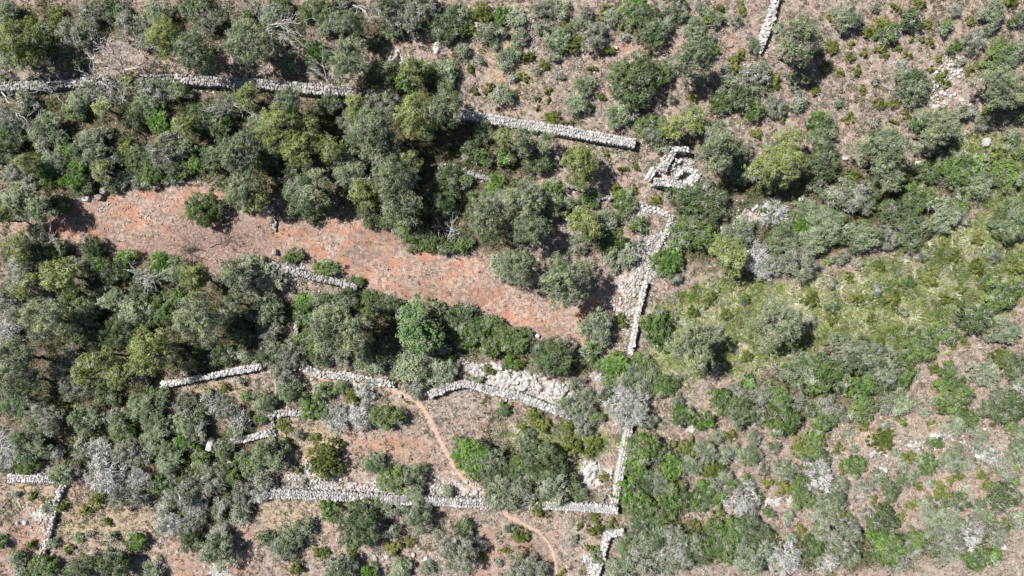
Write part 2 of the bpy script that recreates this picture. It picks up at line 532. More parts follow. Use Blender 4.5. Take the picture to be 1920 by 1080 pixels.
def make_crown(kind, R, Ht, zb, seed):
    r = rs(seed)
    K = KIND[kind]
    nl = int(np.clip((5 if kind in PINE else 3) + 10 * R, 4, 30)) if kind != 'c' else int(np.clip(6 + 14 * R, 6, 40))
    rho = R * .76 * np.sqrt((np.arange(nl) + r.uniform(.1, .9, nl)) / nl)
    th = np.arange(nl) * 2.39996 + r.uniform(-.5, .5, nl) + r.uniform(0, 6)
    rho = rho * (1 + r.uniform(.1, .25) * np.cos(th - r.uniform(0, 6.28)) - .10 * r.rand(nl))
    rl = R * K['lf'] * r.uniform(.75, 1.25, nl) * np.clip(1.15 - .25 * R / 2.3, .8, 1.2)
    rl = np.maximum(rl, .16)
    squash = 0.9
    dome = np.sqrt(np.clip(1 - .85 * (rho / R) ** 2, .05, 1)) * r.uniform(.72, 1.08, nl)
    cz = zb + (Ht - zb) * dome - rl * squash
    cz = np.maximum(cz, zb + .25 * rl)
    LC = np.stack([rho * np.cos(th), rho * np.sin(th), cz], 1)
    ltint = .5 + r.normal(0, .19, nl)
    area = np.pi * R * R
    wl = rl ** 2 / np.sum(rl ** 2)
    # leaf clumps
    def fill(n_total, rc, per, L, Wd, spike, zmin):
        nc = max(int(n_total / per), nl * 2)
        li = r.choice(nl, nc, p=wl)
        d1 = dirs(r, nc, zmin)
        cc = LC[li] + d1 * (rl[li] * r.uniform(.72, 1.08, nc))[:, None] * np.array([1, 1, squash])
        keep = cc[:, 2] > max(.05, zb - .4)
        cc, d1, li = cc[keep], d1[keep], li[keep]
        nc = len(cc)
        ct = ltint[li] + r.normal(0, .12, nc)
        ci = np.repeat(np.arange(nc), per)
        k = len(ci)
        d2 = dirs(r, k, -.6)
        pos = cc[ci] + d2 * (rc * r.uniform(.25, 1.1, k) * r.uniform(.7, 1.2, k))[:, None]
        n = nrm(d2 * .6 + d1[ci] * .7 + r.normal(0, .32, (k, 3)) + np.array([0, 0, .50]))
        v, f = tris(pos, n, L, Wd, spike, r)
        tint = np.repeat(np.clip(ct[ci] + r.normal(0, .07, k), 0, 1), 3)
        return v, f, tint
    la = .5 * K['L'] * K['Wd']
    n = int(K['cov'] * area / la * .62)
    lv = fill(n, min(K['rc'], R * .3), 26, K['L'], K['Wd'], K['spike'], -.35)
    tw = None
    if K['tw'] > .04:
        tl, twd = (.42, .034) if kind in 'sS' else (.34, .026)
        tl = min(tl, R * .45)
        n = int(K['tw'] * area / (.5 * tl * twd) * .40)
        tw = fill(n, .24, 12, tl, twd, .5, -.05)
    # trunk and limbs
    parts = []
    tr = .05 + .055 * R
    if kind in PINE:
        top = np.array([r.normal(0, .12), r.normal(0, .12), zb + .55 * (Ht - zb)])
        tp = curve((0, 0, -.25), top, r, .03, 7)
        parts.append(tube(tp, np.linspace(tr, tr * .45, 7), 6))
        for i in range(nl):
            k = r.randint(2, 6)
            parts.append(tube(curve(tp[k], LC[i] + [0, 0, rl[i] * .3], r, .05, 5, .06), np.linspace(tr * .38, tr * .10, 5), 4))
    else:
        for i in range(nl):
            b0 = np.array([r.normal(0, .06 + .05 * R), r.normal(0, .06 + .05 * R), -.15])
            parts.append(tube(curve(b0, LC[i] + [0, 0, rl[i] * .35], r, .06, 5, .05), np.linspace(tr * .55, tr * .14, 5), 4))
    return lv, tw, join(parts)

SIZES = {'t': .32, 'm': .75, 'l': 1.45, 'x': 2.3}
NV = {'t': 4, 'm': 4, 'l': 3, 'x': 3}
GROW = 1.10
PROTO = {}

def height_of(kind, R):
    if kind in PINE:
        return 1.4 + 1.6 * R, .45 + .30 * R
    k = {'u': .85, 'g': 1.05, 'G': 1.0, 'd': 1.15, 'c': 1.55, 'S': 1.05}.get(kind, 1.2)
    return .12 + k * R, .02

def proto(kind, size, var):
    key = (kind, size, var)
    if key not in PROTO:
        R = SIZES[size]
        Ht, zb = height_of(kind, R)
        seed = (ord(kind) * 131 + ord(size) * 17 + var * 7919) % 100003
        lv, tw, tk = make_crown(kind, R, Ht, zb, seed)
        ml = mesh('foliage', lv[0], lv[1], {'tint': lv[2]}); ml.materials.append(LEAF[kind])
        mt = None
        if tw is not None:
            mt = mesh('twigs', tw[0], tw[1], {'tint': tw[2]}); mt.materials.append(WHITETWIG if kind == 'S' else TWIG)
        mk = mesh('trunk', tk[0], tk[1], {'tint': tk[2]}, True); mk.materials.append(DEADWOOD if kind in 'S' else BARK)
        PROTO[key] = (ml, mt, mk)
    return PROTO[key]

CATALOG = """
o 15 25 22,y 45 85 40,p 28 108 34,d 85 92 28,g 78 65 20,u 57 40 12,s 140 65 28,s 162 74 18,u 112 28 17,s 175 30 27,d 215 15 22,d 235 30 16,o 297 28 30
y 325 82 38,p 372 98 40,d 368 12 30,s 400 42 25,s 250 52 30,s 280 74 20,p 470 80 44,g 470 24 16,u 240 153 18,o 270 152 12,s 290 172 32,o 332 174 22,s 170 176 24,y 200 205 17,o 150 190 22,g 140 208 18,o 100 232 25
b 172 262 30,s 50 187 20,s 25 228 28,G 300 225 27,d 250 222 22,o 275 197 24,d 375 226 28,y 350 238 18,s 425 200 24,y 462 182 24,g 412 236 25,d 30 260 24,o 70 255 20,g 115 262 18,u 105 60 14,g 20 55 18,d 135 110 20,s 10 145 14
G 590 98 21,d 547 118 20,d 605 15 30,b 627 42 30,p 667 50 24,g 570 25 15,p 660 104 42,G 692 85 13,s 755 30 46,s 795 18 28,o 735 52 22,b 855 24 25,d 842 56 28,d 717 140 30,y 775 135 26,g 797 136 24,G 755 158 20,o 835 132 24,g 832 156 20
u 905 25 24,G 942 32 22,s 910 65 20,o 945 110 20,o 942 178 20,p 552 208 38,y 540 236 42,d 620 196 22,y 587 246 30,y 670 197 24,s 715 190 28,s 655 225 24,p 705 246 44,y 775 220 42,p 838 210 36,d 905 246 22,y 950 262 22,d 490 258 30
o 510 30 22,d 530 20 18,s 640 8 18,p 720 8 22,d 812 40 16,u 880 60 14,o 870 95 14,s 935 62 14,o 925 85 13,u 915 165 9,u 890 172 7,o 490 225 22,d 590 132 14
o 970 38 20,s 1015 15 22,o 1052 22 20,s 1015 57 20,o 1047 75 26,u 1072 82 22,s 1110 72 26,b 975 70 15,o 965 100 16,G 1192 15 28,g 1180 40 18,d 1212 32 26,d 1225 64 27,o 1246 52 16,s 1254 24 20,d 1268 5 18,o 1302 55 22,g 1335 36 20
p 1290 108 42,g 1324 96 22,d 1185 155 48,g 1168 148 30,s 1200 160 15,g 1237 140 24,s 1202 187 18,o 1172 207 20,o 1092 160 21,o 1080 198 22,o 1155 218 24,g 1225 236 28,s 1222 252 24,y 1260 240 22,y 1300 222 30,o 1318 240 20,p 1345 264 32
s 1417 142 30,b 1360 162 20,g 1347 190 25,d 1385 188 26,g 1410 207 25,u 1385 105 12,u 1375 121 14,b 1412 86 14,u 1025 170 8,u 1007 185 5,u 1027 187 5,u 1006 203 6,u 1067 231 7,u 1127 36 7,u 978 145 9,u 1019 122 10,u 990 108 12,u 1035 225 20,p 978 262 24,p 1024 272 24
u 1135 18 12,s 1145 45 10,u 1140 95 12,o 1125 60 14,s 1100 25 14,o 1085 45 14,u 1060 50 12,s 1380 40 10,u 1345 20 12,s 1330 70 12,u 1300 185 10
b 1587 38 28,p 1486 88 45,b 1498 140 26,o 1455 55 14,u 1655 45 16,d 1705 38 20,g 1665 65 20,u 1725 5 12,g 1770 50 15,u 1710 72 6,u 1729 75 6,u 1650 92 9,u 1619 100 8,u 1684 91 7,u 1702 103 7,u 1660 103 7,u 1597 82 7,u 1759 111 7,u 1607 132 9,u 1765 140 9,u 1771 156 9
u 1649 194 11,u 1675 196 10,u 1676 229 7,u 1560 88 14,u 1547 125 12,u 1467 225 6,u 1595 108 10,g 1787 89 15,s 1825 75 24,b 1860 25 26,u 1895 5 14,d 1912 35 18,g 1875 102 32,b 1910 95 18,b 1710 156 36,s 1687 176 16,p 1880 162 52
g 1535 232 30,b 1496 190 18,s 1452 195 22,u 1447 150 18,y 1470 258 26,b 1537 258 24,p 1655 262 32,p 1750 246 40,g 1722 232 22,g 1790 260 20,s 1807 212 20,s 1840 232 18,o 1897 258 18,d 1912 215 20,u 1745 130 7,u 1520 60 9,u 1575 135 8,u 1532 100 9,u 1625 60 12,u 1740 45 10,s 1690 120 9,u 1820 130 9
d 15 285 22,y 60 300 22,s 85 276 18,G 125 282 20,o 105 302 24,G 147 308 22,b 160 280 28,b 185 292 24,G 95 328 24,G 140 335 28,y 190 322 20,s 38 322 27,d 255 296 25,o 235 335 15,g 282 325 27,s 260 342 13,u 240 276 19,s 318 287 34,G 367 307 18,g 342 314 18,o 350 277 22,d 412 302 30
g 381 394 38 41,p 50 374 36,p 88 386 28,d 112 380 22,o 15 376 20,y 15 410 22,s 75 432 18,y 30 462 28,s 72 456 18,d 62 483 28,g 110 470 22,s 40 510 30,y 117 520 34,y 135 500 18,g 185 497 22,d 212 510 25,G 240 483 18,s 275 522 24,G 302 496 26,o 337 510 27,y 370 522 27,s 155 497 18,d 175 463 24
p 447 512 31,o 472 494 24,p 450 296 42,p 458 356 38,g 470 386 15,g 12 250 22,d 210 350 14,d 330 330 18,d 160 350 20,d 212 300 20
d 495 295 34,y 490 378 23,y 567 292 38,p 587 346 36,y 627 286 28,d 652 290 22,p 665 330 32,p 640 308 24,p 717 286 36,p 742 330 46,y 680 368 28,p 760 391 35,y 775 300 26,s 700 354 16,d 542 332 24,d 555 382 28,d 587 390 24,g 620 382 15,d 692 402 24,g 730 412 22
g 775 440 27,g 755 428 20,g 805 453 24,g 870 458 18,g 837 466 14,d 817 372 42 36,d 845 330 26,g 867 338 17,G 890 372 14,G 930 350 22,p 910 402 40,s 950 380 26,g 905 296 18,G 950 296 20,o 942 500 30,g 550 482 17,g 612 503 26 17,g 665 526 20 13,b 505 522 30,s 470 540 22,d 880 280 20
y 1080 307 36 40,s 985 286 20,d 1010 303 28,G 1027 312 10,p 980 376 42,g 1035 358 25,o 1025 391 32,g 1102 376 18,u 1155 356 14,g 1167 379 25,y 1095 425 34,s 1085 460 22,p 990 440 38,p 980 496 42,p 1058 523 54,s 965 412 24
o 1135 412 20,g 1195 420 18,u 1150 426 12,g 1147 456 26,d 1130 446 22,o 1175 482 20,s 1145 488 20,s 1192 461 15,G 1255 484 30,p 1332 284 42,y 1362 282 22,s 1237 280 17,d 1295 374 36,d 1335 389 30,s 1322 356 25,s 1307 416 21,g 1280 421 18,g 1310 441 34,G 1342 456 25,o 1272 446 20,b 1385 446 29,o 1397 426 18
y 1360 484 34,S 1422 491 34,s 1260 523 15,o 1240 508 13,b 1397 320 24,y 1427 330 30,u 1195 312 7,u 1135 287 6,u 1168 318 8,u 1192 355 7,u 1230 375 12,g 1115 365 14,o 1070 380 16,u 1055 400 14
y 1465 306 40,y 1450 332 25,d 1535 316 30,b 1546 282 24,p 1655 302 47,p 1658 335 26,s 1738 276 22,d 1770 285 24,g 1790 316 35,g 1765 304 22,G 1830 308 20,b 1797 331 24,g 1737 329 22,o 1835 348 27,g 1887 326 30,u 1870 296 20,g 1910 285 15
s 1590 366 36,b 1615 386 25,o 1545 363 18,s 1525 343 18,S 1452 399 28,o 1505 389 22,G 1502 426 21,o 1550 419 37,g 1475 413 18,o 1610 446 34,o 1465 451 32,o 1515 461 28,s 1490 491 34,s 1447 496 24,s 1577 479 15,G 1555 487 9,g 1710 371 31,d 1685 401 33,d 1710 426 35,g 1740 376 22
s 1660 443 22,b 1765 401 29,g 1795 391 20,s 1802 406 18,g 1815 362 16,s 1795 363 14,o 1890 416 40,u 1565 300 12,u 1600 330 14,d 1640 360 22,d 1570 440 18,d 1535 440 20
s 25 561 36,s 87 549 20,p 95 607 54 44,o 162 592 30,S 15 623 24,o 250 583 34,g 305 583 31,G 332 556 20,p 392 587 47,s 350 598 22,y 307 651 42,y 360 681 12,y 195 668 24,y 165 697 31,s 120 696 29,s 135 663 21,y 232 706 24,s 270 701 20,p 38 672 40,p 45 717 37
s 140 727 29,o 275 758 37,d 200 736 25,s 88 781 39,o 30 758 25,o 162 783 30,u 120 756 18,S 212 781 18,o 230 793 22,o 300 798 26,o 350 790 29,s 350 761 24,G 375 773 18,S 392 756 20,s 425 766 22,G 462 741 11,S 450 791 20,o 467 666 18,s 437 661 15,d 225 628 38,d 412 666 24,d 175 633 24,o 210 560 24,d 265 545 22,g 130 560 24,y 60 540 20,d 440 610 22,p 440 570 24,d 460 635 22
b 495 578 32,s 522 573 15,b 505 661 27,s 507 626 22,G 575 566 20,G 570 598 18,g 587 646 25,b 620 566 33,d 655 556 24,p 647 619 51,s 640 671 19,g 697 566 25,d 730 571 24,c 787 613 57,d 850 596 26,d 870 588 20,g 870 631 25,g 900 613 24,g 922 601 18,g 917 653 22,g 950 633 25,G 955 681 14,b 830 653 16
o 705 686 19,d 695 658 20,g 680 678 16,o 767 691 35,s 800 671 20,b 830 696 27,s 780 726 24,G 840 676 11,s 547 658 25,s 535 701 24,o 540 728 24,g 605 736 18,g 640 726 15,G 585 766 21,g 565 748 15,o 495 753 22,u 660 741 17,S 687 731 22,S 635 791 25,S 675 785 29,s 620 777 18,g 730 778 33 26,d 712 785 18
G 897 712 9,G 945 766 13,u 917 695 10,g 490 786 12,u 530 798 14,d 720 660 26,g 560 640 14,d 600 670 20,d 745 650 18
b 1120 606 34,u 1165 603 14,d 1035 671 41,g 972 641 25,u 970 680 16,g 1107 656 20,G 1150 683 28,g 1120 686 14,g 1197 681 24,g 1228 611 33 36,p 1293 651 50,p 1450 606 48,b 1180 711 27,b 1205 721 20,S 1182 760 42,s 1080 722 17,b 1068 756 27,s 1100 752 22,d 1135 738 15,s 1090 791 21,g 1115 778 16
g 1237 721 24,g 1217 696 20,g 1255 724 18,b 1220 786 14,g 1277 773 25,G 1320 786 21,s 1267 748 14,g 1357 748 29,s 1380 738 22,G 1400 716 17,s 1422 736 23,d 1385 773 34,s 1417 778 20,u 1020 797 15,u 985 805 10,u 1000 778 17,u 1067 800 11,g 1145 715 16
b 1602 666 52 36,b 1652 688 37,g 1685 696 28,G 1615 723 25,g 1540 701 38,o 1502 696 34,o 1572 706 24,g 1472 696 18,g 1457 741 24,s 1490 751 16,g 1465 786 34,s 1545 761 22,s 1567 771 18,g 1540 791 24,g 1615 761 25,s 1595 773 14,d 1652 716 26,s 1660 753 19,o 1690 753 23,g 1510 725 22,d 1520 765 20
g 1722 651 33,g 1735 628 20,g 1770 626 20,d 1815 598 33,g 1842 591 20,b 1885 623 29,g 1877 556 36,g 1777 691 16,b 1840 696 27,u 1875 671 21,d 1902 681 24,g 1785 741 41,g 1810 783 22,s 1870 738 20,s 1902 716 18,d 1865 766 29,d 1902 761 27,g 1897 801 18,b 1785 798 22,u 1790 647 8,u 1809 640 7,u 1702 725 7,u 1745 792 6
S 8 849 34,o 62 826 35,g 45 866 25,S 107 848 17,o 122 886 21,s 140 880 16,s 155 843 20,S 185 838 23,S 200 886 36,s 242 843 27,S 275 851 18,g 237 817 24,o 287 826 24,G 350 823 22,o 325 848 25,g 377 861 20,o 312 868 22,S 265 898 25,s 232 931 23,s 267 928 20,G 297 908 18,s 347 921 35,s 400 901 31,S 312 948 20,S 370 948 22
s 417 956 20,s 457 923 29,g 472 881 18,s 450 961 20,S 315 983 26,s 355 981 27,d 362 1011 24,b 412 1026 34,s 420 997 18,u 185 928 19,u 160 956 12,G 150 1007 9,G 257 1013 21,d 220 1056 36,d 155 1063 29,g 85 1063 25,G 5 1016 14,o 32 1043 19,o 90 953 10,o 287 1071 20,o 100 1016 10,o 45 1073 14,u 115 949 12,g 430 890 22,o 420 840 22,g 460 860 18,o 445 810 18,s 380 810 20
o 505 848 36,s 495 896 20,g 530 841 16,S 490 926 21,u 612 861 41 37,o 702 866 22,g 737 896 27,b 777 891 25,o 777 926 22,o 842 918 12,G 888 850 38 42,b 915 863 38,b 945 921 37,G 617 948 21,g 620 968 13,d 672 986 43,g 670 951 22,g 700 946 18,g 712 946 15,s 737 951 18,s 735 991 17,b 785 966 31,d 502 1008 18
o 542 1003 25,b 572 986 18,s 530 1028 25,s 857 1031 38,d 870 990 18,b 635 1066 33,G 692 1079 21,o 750 1061 21,o 802 1066 13,o 952 990 10,u 740 1025 16,u 600 1035 14,u 660 1035 12,u 555 1060 14
b 985 831 22,d 1022 861 43,G 975 868 22,u 1072 836 19,u 1115 831 15,u 1105 846 11,b 1010 881 18,b 1035 908 34,s 975 918 33,G 1017 926 14,g 1045 936 18,u 1007 946 24,g 1087 928 15,s 1130 935 8,u 1132 896 10,g 1205 836 33,o 1185 846 18,d 1230 846 22,G 1192 878 27,d 1205 903 24,G 1180 928 29,g 1202 951 25
G 1260 876 27,b 1235 898 27,b 1290 871 24,g 1260 931 31,g 1232 968 25,g 1255 961 14,u 1287 848 24,b 1322 851 24,u 1337 876 24,b 1357 853 18,b 1357 893 16,o 1382 848 16,o 1400 853 21,G 1397 903 13,g 1370 908 13,g 1315 923 29,G 1345 938 16,b 1335 911 16,S 1392 938 34,g 1385 961 10,u 1307 983 8
u 1117 973 11,u 1115 993 15,u 1146 981 8,u 1105 1027 7,g 1120 1043 14,b 1197 991 22,g 1215 993 14,b 1222 1016 31,o 1175 1021 21,s 1205 1048 35,b 1160 1066 31,s 1255 1001 24,s 1260 1041 38,b 1292 1026 29,g 1317 1031 22,g 1360 1001 35,d 1397 993 31,d 1427 1001 24,g 1360 1031 25,b 1397 1041 35,u 975 1006 17,s 975 1061 27,s 1007 1068 24,u 1052 1075 8
s 1450 836 16,g 1527 823 22,u 1502 841 18,g 1517 848 17,d 1537 858 20,b 1475 883 21,S 1535 893 31,g 1500 906 23,g 1507 931 22,b 1560 936 29,b 1537 951 18,u 1470 911 14,b 1580 906 14,g 1602 871 22,s 1620 911 16,b 1647 891 14,u 1655 826 25,g 1735 873 22,u 1702 856 15,d 1667 918 22,b 1695 893 21
g 1752 831 14,b 1780 861 27,S 1847 851 26,s 1830 826 24,s 1877 881 22,G 1906 874 9,u 1839 891 10,b 1912 836 25,u 1762 921 18,d 1795 936 18,d 1765 946 14,d 1832 943 15,d 1877 928 31,u 1709 948 10,u 1582 968 14,d 1652 973 27,b 1540 983 18,s 1575 1001 38,b 1540 998 18,g 1525 1023 24,b 1590 1036 24,S 1552 1053 19,S 1465 1048 31
g 1445 1010 12,G 1647 1006 27,g 1677 1023 27,g 1660 1036 31,s 1685 1053 18,g 1717 1013 22,s 1702 1033 16,b 1745 971 25,b 1777 976 24,s 1750 996 20,s 1772 1011 34,S 1815 1001 30,s 1830 973 24,b 1777 1033 24,g 1822 1048 23,G 1862 1043 19,s 1865 1006 23,g 1852 971 14,b 1905 973 18,u 1907 981 10,u 1885 983 9
u 1330 560 14,u 1362 590 11,g 1395 560 10,u 1300 585 12,s 1345 620 10,u 1520 560 16,g 1560 575 12,u 1605 560 13,s 1640 540 12,u 1590 520 10,s 1560 530 10,u 1670 560 15,g 1700 530 14,u 1745 520 16,s 1690 585 10,u 1770 560 13,s 1730 480 12,u 1790 480 13,u 1830 500 15,g 1850 530 16,u 1650 500 10,s 1610 495 9,u 1560 600 10,s 1520 605 11,u 1630 595 10,u 1830 450 12,s 1865 480 12,u 1905 500 14,G 1370 640 10,u 1400 670 12,s 1340 690 9,u 1500 640 9,u 1540 640 9,u 1800 540 9
o 1150 30 14,s 1170 70 9,u 1210 110 9,o 1280 30 13,s 1310 15 10,u 1395 20 9,s 1360 130 10,o 1310 160 11,s 1260 185 10,u 1110 130 8,s 1050 140 8,o 1040 110 10,s 1005 130 8,u 1130 180 8,s 960 150 9,u 880 130 9,s 900 115 9,u 1420 250 10,s 1400 280 13,o 1440 280 14
s 1500 130 9,u 1530 170 10,s 1570 190 9,u 1620 170 8,s 1640 150 8,u 1590 220 9,s 1640 230 9,u 1700 215 8,s 1730 190 8,u 1560 30 8,s 1640 15 10,u 1680 15 9,s 1790 20 12,u 1820 40 10,s 1850 60 10,u 1745 80 8,s 1800 115 8,u 1850 210 10,s 1885 225 10
u 1750 690 10,s 1720 700 8,u 1755 720 9,s 1745 750 9,o 1730 775 10,u 1690 790 9,s 1660 795 10,u 1620 800 10,o 1590 815 9,u 1570 840 9,b 1600 840 9,o 1680 850 9,u 1580 880 9,o 1690 870 9,u 1720 910 10,b 1740 905 9,u 1660 950 9,s 1620 960 10,u 1690 970 10,s 1600 985 12,u 1800 890 9,s 1810 915 9,u 1850 910 9,g 1900 900 12,u 1780 900 8,s 1820 870 9,u 1640 940 8,o 1730 940 9,s 1430 880 12,u 1440 905 10,o 1420 850 12,s 1410 820 14,u 1370 815 12,o 1345 820 13,s 1310 835 11,g 1440 960 12,u 1430 930 9,o 1480 965 11,u 1500 990 10,o 1480 1010 12
s 700 1010 9,u 770 1015 10,o 820 1000 10,u 905 1040 9,s 930 1055 9,u 950 1030 8,s 1075 1010 7,u 1085 985 7,u 560 880 9,s 570 905 8,u 640 830 7,u 690 800 7,u 590 820 10,s 560 815 11,u 420 725 10,s 450 715 9,u 390 735 9,s 410 745 10,u 200 980 8,s 170 1000 7,u 60 930 8,S 30 925 8,u 60 1020 9,u 130 1030 8,o 210 1005 9
d 962 885 26,d 1052 884 22,g 990 905 22,d 1065 905 18
"""
HANDLABEL = {
    (380, 394): 'lone rounded olive-green bush standing on the red earth clearing',
    (1450, 606): 'lone round pine casting a shadow on the green meadow',
    (787, 613): 'lush round broadleaf tree with bright green leaf clusters below the clearing',
    (1058, 523): 'large round pine overhanging the right part of the red clearing',
    (1293, 651): 'round pine at the lower left side of the green meadow',
    (1332, 284): 'pine overhanging the upper corner of the ruined stone hut',
    (1120, 606): 'compact blue-green shrub at the right tip of the red clearing',
    (888, 850): 'dense bright green bush rounding into the footpath bend',
    (1182, 760): 'broad whitish leafless shrub beside the top of the straight side wall',
    (1880, 162): 'very large pine with dark shadow at the upper right edge',
    (1486, 88): 'large pine beside the wall at the top edge',
    (775, 220): 'bright yellow-green pine in the dense upper grove',
    (307, 651): 'large bright yellow-green pine in the left woodland below the clearing',
    (1602, 666): 'broad blue-green shrub along the lower edge of the green meadow',
}
NAME = {'p': 'pine_tree', 'y': 'pine_tree', 'o': 'wild_olive_shrub', 'b': 'juniper_shrub', 'g': 'mastic_shrub', 'G': 'mastic_shrub',
        'd': 'evergreen_oak', 's': 'bare_twig_shrub', 'S': 'bare_twig_shrub', 'u': 'heath_shrub', 'c': 'carob_tree'}
LOOK = {'p': 'grey-green pine', 'y': 'yellow-green pine', 'o': 'pale sage-green shrub', 'b': 'blue-green shrub', 'g': 'green shrub', 'G': 'bright green shrub',
        'd': 'dark green shrub', 's': 'grey twiggy shrub', 'S': 'whitish leafless shrub', 'u': 'olive-yellow shrub', 'c': 'lush bright green tree'}
GROUPN = {'p': 'pines on the hillside', 'y': 'pines on the hillside', 'o': 'sage-green shrubs', 'b': 'blue-green shrubs', 'g': 'green shrubs', 'G': 'bright green shrubs',
          'd': 'dark green shrubs', 's': 'grey twiggy shrubs', 'S': 'leafless whitish shrubs', 'u': 'olive-yellow low shrubs', 'c': 'broadleaf trees'}
LAND = [('the ruined stone hut', 1268, 322), ('the lone clearing bush', 380, 394), ('the bleached dead tree', 232, 120),
        ('the slanting upper wall end', 1185, 266), ('the wide wall end', 540, 505), ('the lush round broadleaf tree', 787, 612),
        ('the narrow tip of the red clearing', 1090, 640), ('the end of the curved pale wall', 812, 738), ('the straight lower wall corner', 1155, 950),
        ('the lower wall left end', 512, 928), ('the hooked wall at the bottom', 1138, 1006), ('the far left wall corner', 112, 900),
        ('the wall at the top edge', 1447, 30), ('the right edge boulder', 1850, 267), ('the rubble patch beside the clearing', 1225, 480),
        ('the lone pine on the green meadow', 1450, 605), ('the middle of the top edge', 900, 0), ('the top left corner', 0, 0), ('the top right corner', 1920, 0),
        ('the bottom left corner', 0, 1080), ('the bottom right corner', 1920, 1080), ('the middle of the left edge', 0, 600), ('the middle of the right edge', 1920, 560),
        ('the fallen bleached log', 38, 366), ('the two dark boulders', 190, 364), ('the wall above yellow grass', 400, 706), ('the short wall by pale brush', 545, 777),
        ('the lower right rock shelf', 1640, 850), ('the long pale shelf of rock', 1712, 835), ('the thin wall in the shade', 880, 325),
        ('the green mound at the meadow edge', 1610, 690), ('the bottom edge centre', 960, 1080), ('the footpath bend', 800, 775)]
ORD = ['nearest', 'second nearest', 'third nearest', 'fourth nearest', 'fifth nearest', 'sixth nearest', 'seventh nearest', 'eighth nearest', 'ninth nearest', 'tenth nearest',
       'eleventh nearest', 'twelfth nearest', 'thirteenth nearest', 'fourteenth nearest', 'fifteenth nearest', 'sixteenth nearest']
DIRW = ['right of', 'upper right of', 'above', 'upper left of', 'left of', 'lower left of', 'below', 'lower right of']

def plant_all():
    items = []
    for line in CATALOG.strip().splitlines():
        for tok in line.split(','):
            q = tok.split()
            if not q:
                continue
            kind, px, py, r = q[0], float(q[1]), float(q[2]), float(q[3])
            ry = float(q[4]) if len(q) > 4 else r
            items.append((kind, px, py, r, ry))
    HAND = {}
    for k, v in HANDLABEL.items():
        HAND[k] = v
    buckets = {}
    for i, (kind, px, py, r, ry) in enumerate(items):
        if (px, py) in HAND:
            continue
        rm = (r + ry) / 2
        size = 'tiny' if rm < 9.5 else 'small' if rm < 17.5 else '' if rm < 28 else 'big' if rm < 40 else 'very large'
        best = min(range(len(LAND)), key=lambda j: math.hypot(px - LAND[j][1], py - LAND[j][2]))
        lx, ly = LAND[best][1:]
        d = math.hypot(px - lx, py - ly)
        ang = math.atan2(ly - py, px - lx)
        s = int(round(ang / (math.pi / 4))) % 8
        buckets.setdefault((kind, size, best, s), []).append((d, i))
    labels = {}
    for (kind, size, best, s), L in buckets.items():
        L.sort()
        for n, (d, i) in enumerate(L):
            nm = (size + ' ' if size else '') + LOOK[kind]
            labels[i] = f"{nm}, {ORD[n] + ' ' if len(L) > 1 else ''}{DIRW[s]} {LAND[best][0]}"
    r_ = random.Random(3)
    for i, (kind, px, py, r, ry) in enumerate(items):
        r, ry = r * GROW, ry * GROW
        rm = (r + ry) / 2
        Rm = rm / PPM
        size = min(SIZES, key=lambda k: abs(math.log(SIZES[k] / Rm)))
        ml, mt, mk = proto(kind, size, r_.randrange(NV[size]))
        Ht, zb = height_of(kind, Rm)
        if kind in PINE:
            Ht *= r_.uniform(.9, 1.15)
        zc = zb + (Ht - zb) * .45
        k = (H - zc) / H
        x_, y_ = W(px, py, zc)
        R0 = SIZES[size]
        H0, _ = height_of(kind, R0)
        rz = r_.uniform(0, 2 * math.pi)
        sx, sy, sz = r / PPM * k / R0, ry / PPM * k / R0, Ht / H0
        if abs(r - ry) > 3:                     # keep an oval crown's axes where they are seen
            rz = r_.choice([0, math.pi])
        e = bpy.data.objects.new(NAME[kind], None)
        e.empty_display_size = .3
        COL.objects.link(e)
        e.location = (x_, y_, float(hz(x_, y_)))
        e.rotation_euler = (r_.gauss(0, .06), r_.gauss(0, .06), rz)
        e.scale = (sx * r_.uniform(.9, 1.12), sy * r_.uniform(.9, 1.12), sz * r_.uniform(.88, 1.15))
        lab, cat = HAND.get((px, py), labels.get(i)), 'tree' if kind in 'pyc' else 'shrub'
        tag(e, lab, cat, GROUPN[kind])
        link('trunk' if kind in 'pyc' else 'stems', mk, parent=e)
        link('crown', ml, parent=e)['kind'] = 'stuff'
        if mt is not None:
            link('twigs', mt, parent=e)['kind'] = 'stuff'
    return items
ITEMS = plant_all()
# ------------------------------------------------------------------ stones and dry-stone walls
def hull_stone(seed, boxy=.55):
    import bmesh
    r = rs(seed)
    bm = bmesh.new()
    for p in dirs(r, 15):
        q = p / (np.abs(p).max() ** boxy)
        bm.verts.new(q * r.uniform(.82, 1.0))
    res = bmesh.ops.convex_hull(bm, input=bm.verts)
    bmesh.ops.delete(bm, geom=list({g for g in res['geom_interior'] + res['geom_unused'] if isinstance(g, bmesh.types.BMVert)}), context='VERTS')
    bmesh.ops.triangulate(bm, faces=bm.faces)
    bmesh.ops.recalc_face_normals(bm, faces=bm.faces)
    bm.verts.index_update()
    v = np.array([tuple(a.co) for a in bm.verts])
    f = np.array([[q.index for q in a.verts] for a in bm.faces])
    bm.free()
    return v, f
STONES = [hull_stone(100 + i) for i in range(12)]
STONE_MESH, GREY_MESH = [], []
for i, (v, f) in enumerate(STONES):
    m = mesh('stone', v, f, {'tint': np.full(len(v), .3 + .04 * i)})
    m.materials.append(STONE)
    STONE_MESH.append(m)
    m = m.copy()
    m.materials.clear()
    m.materials.append(GREYSTONE)
    GREY_MESH.append(m)

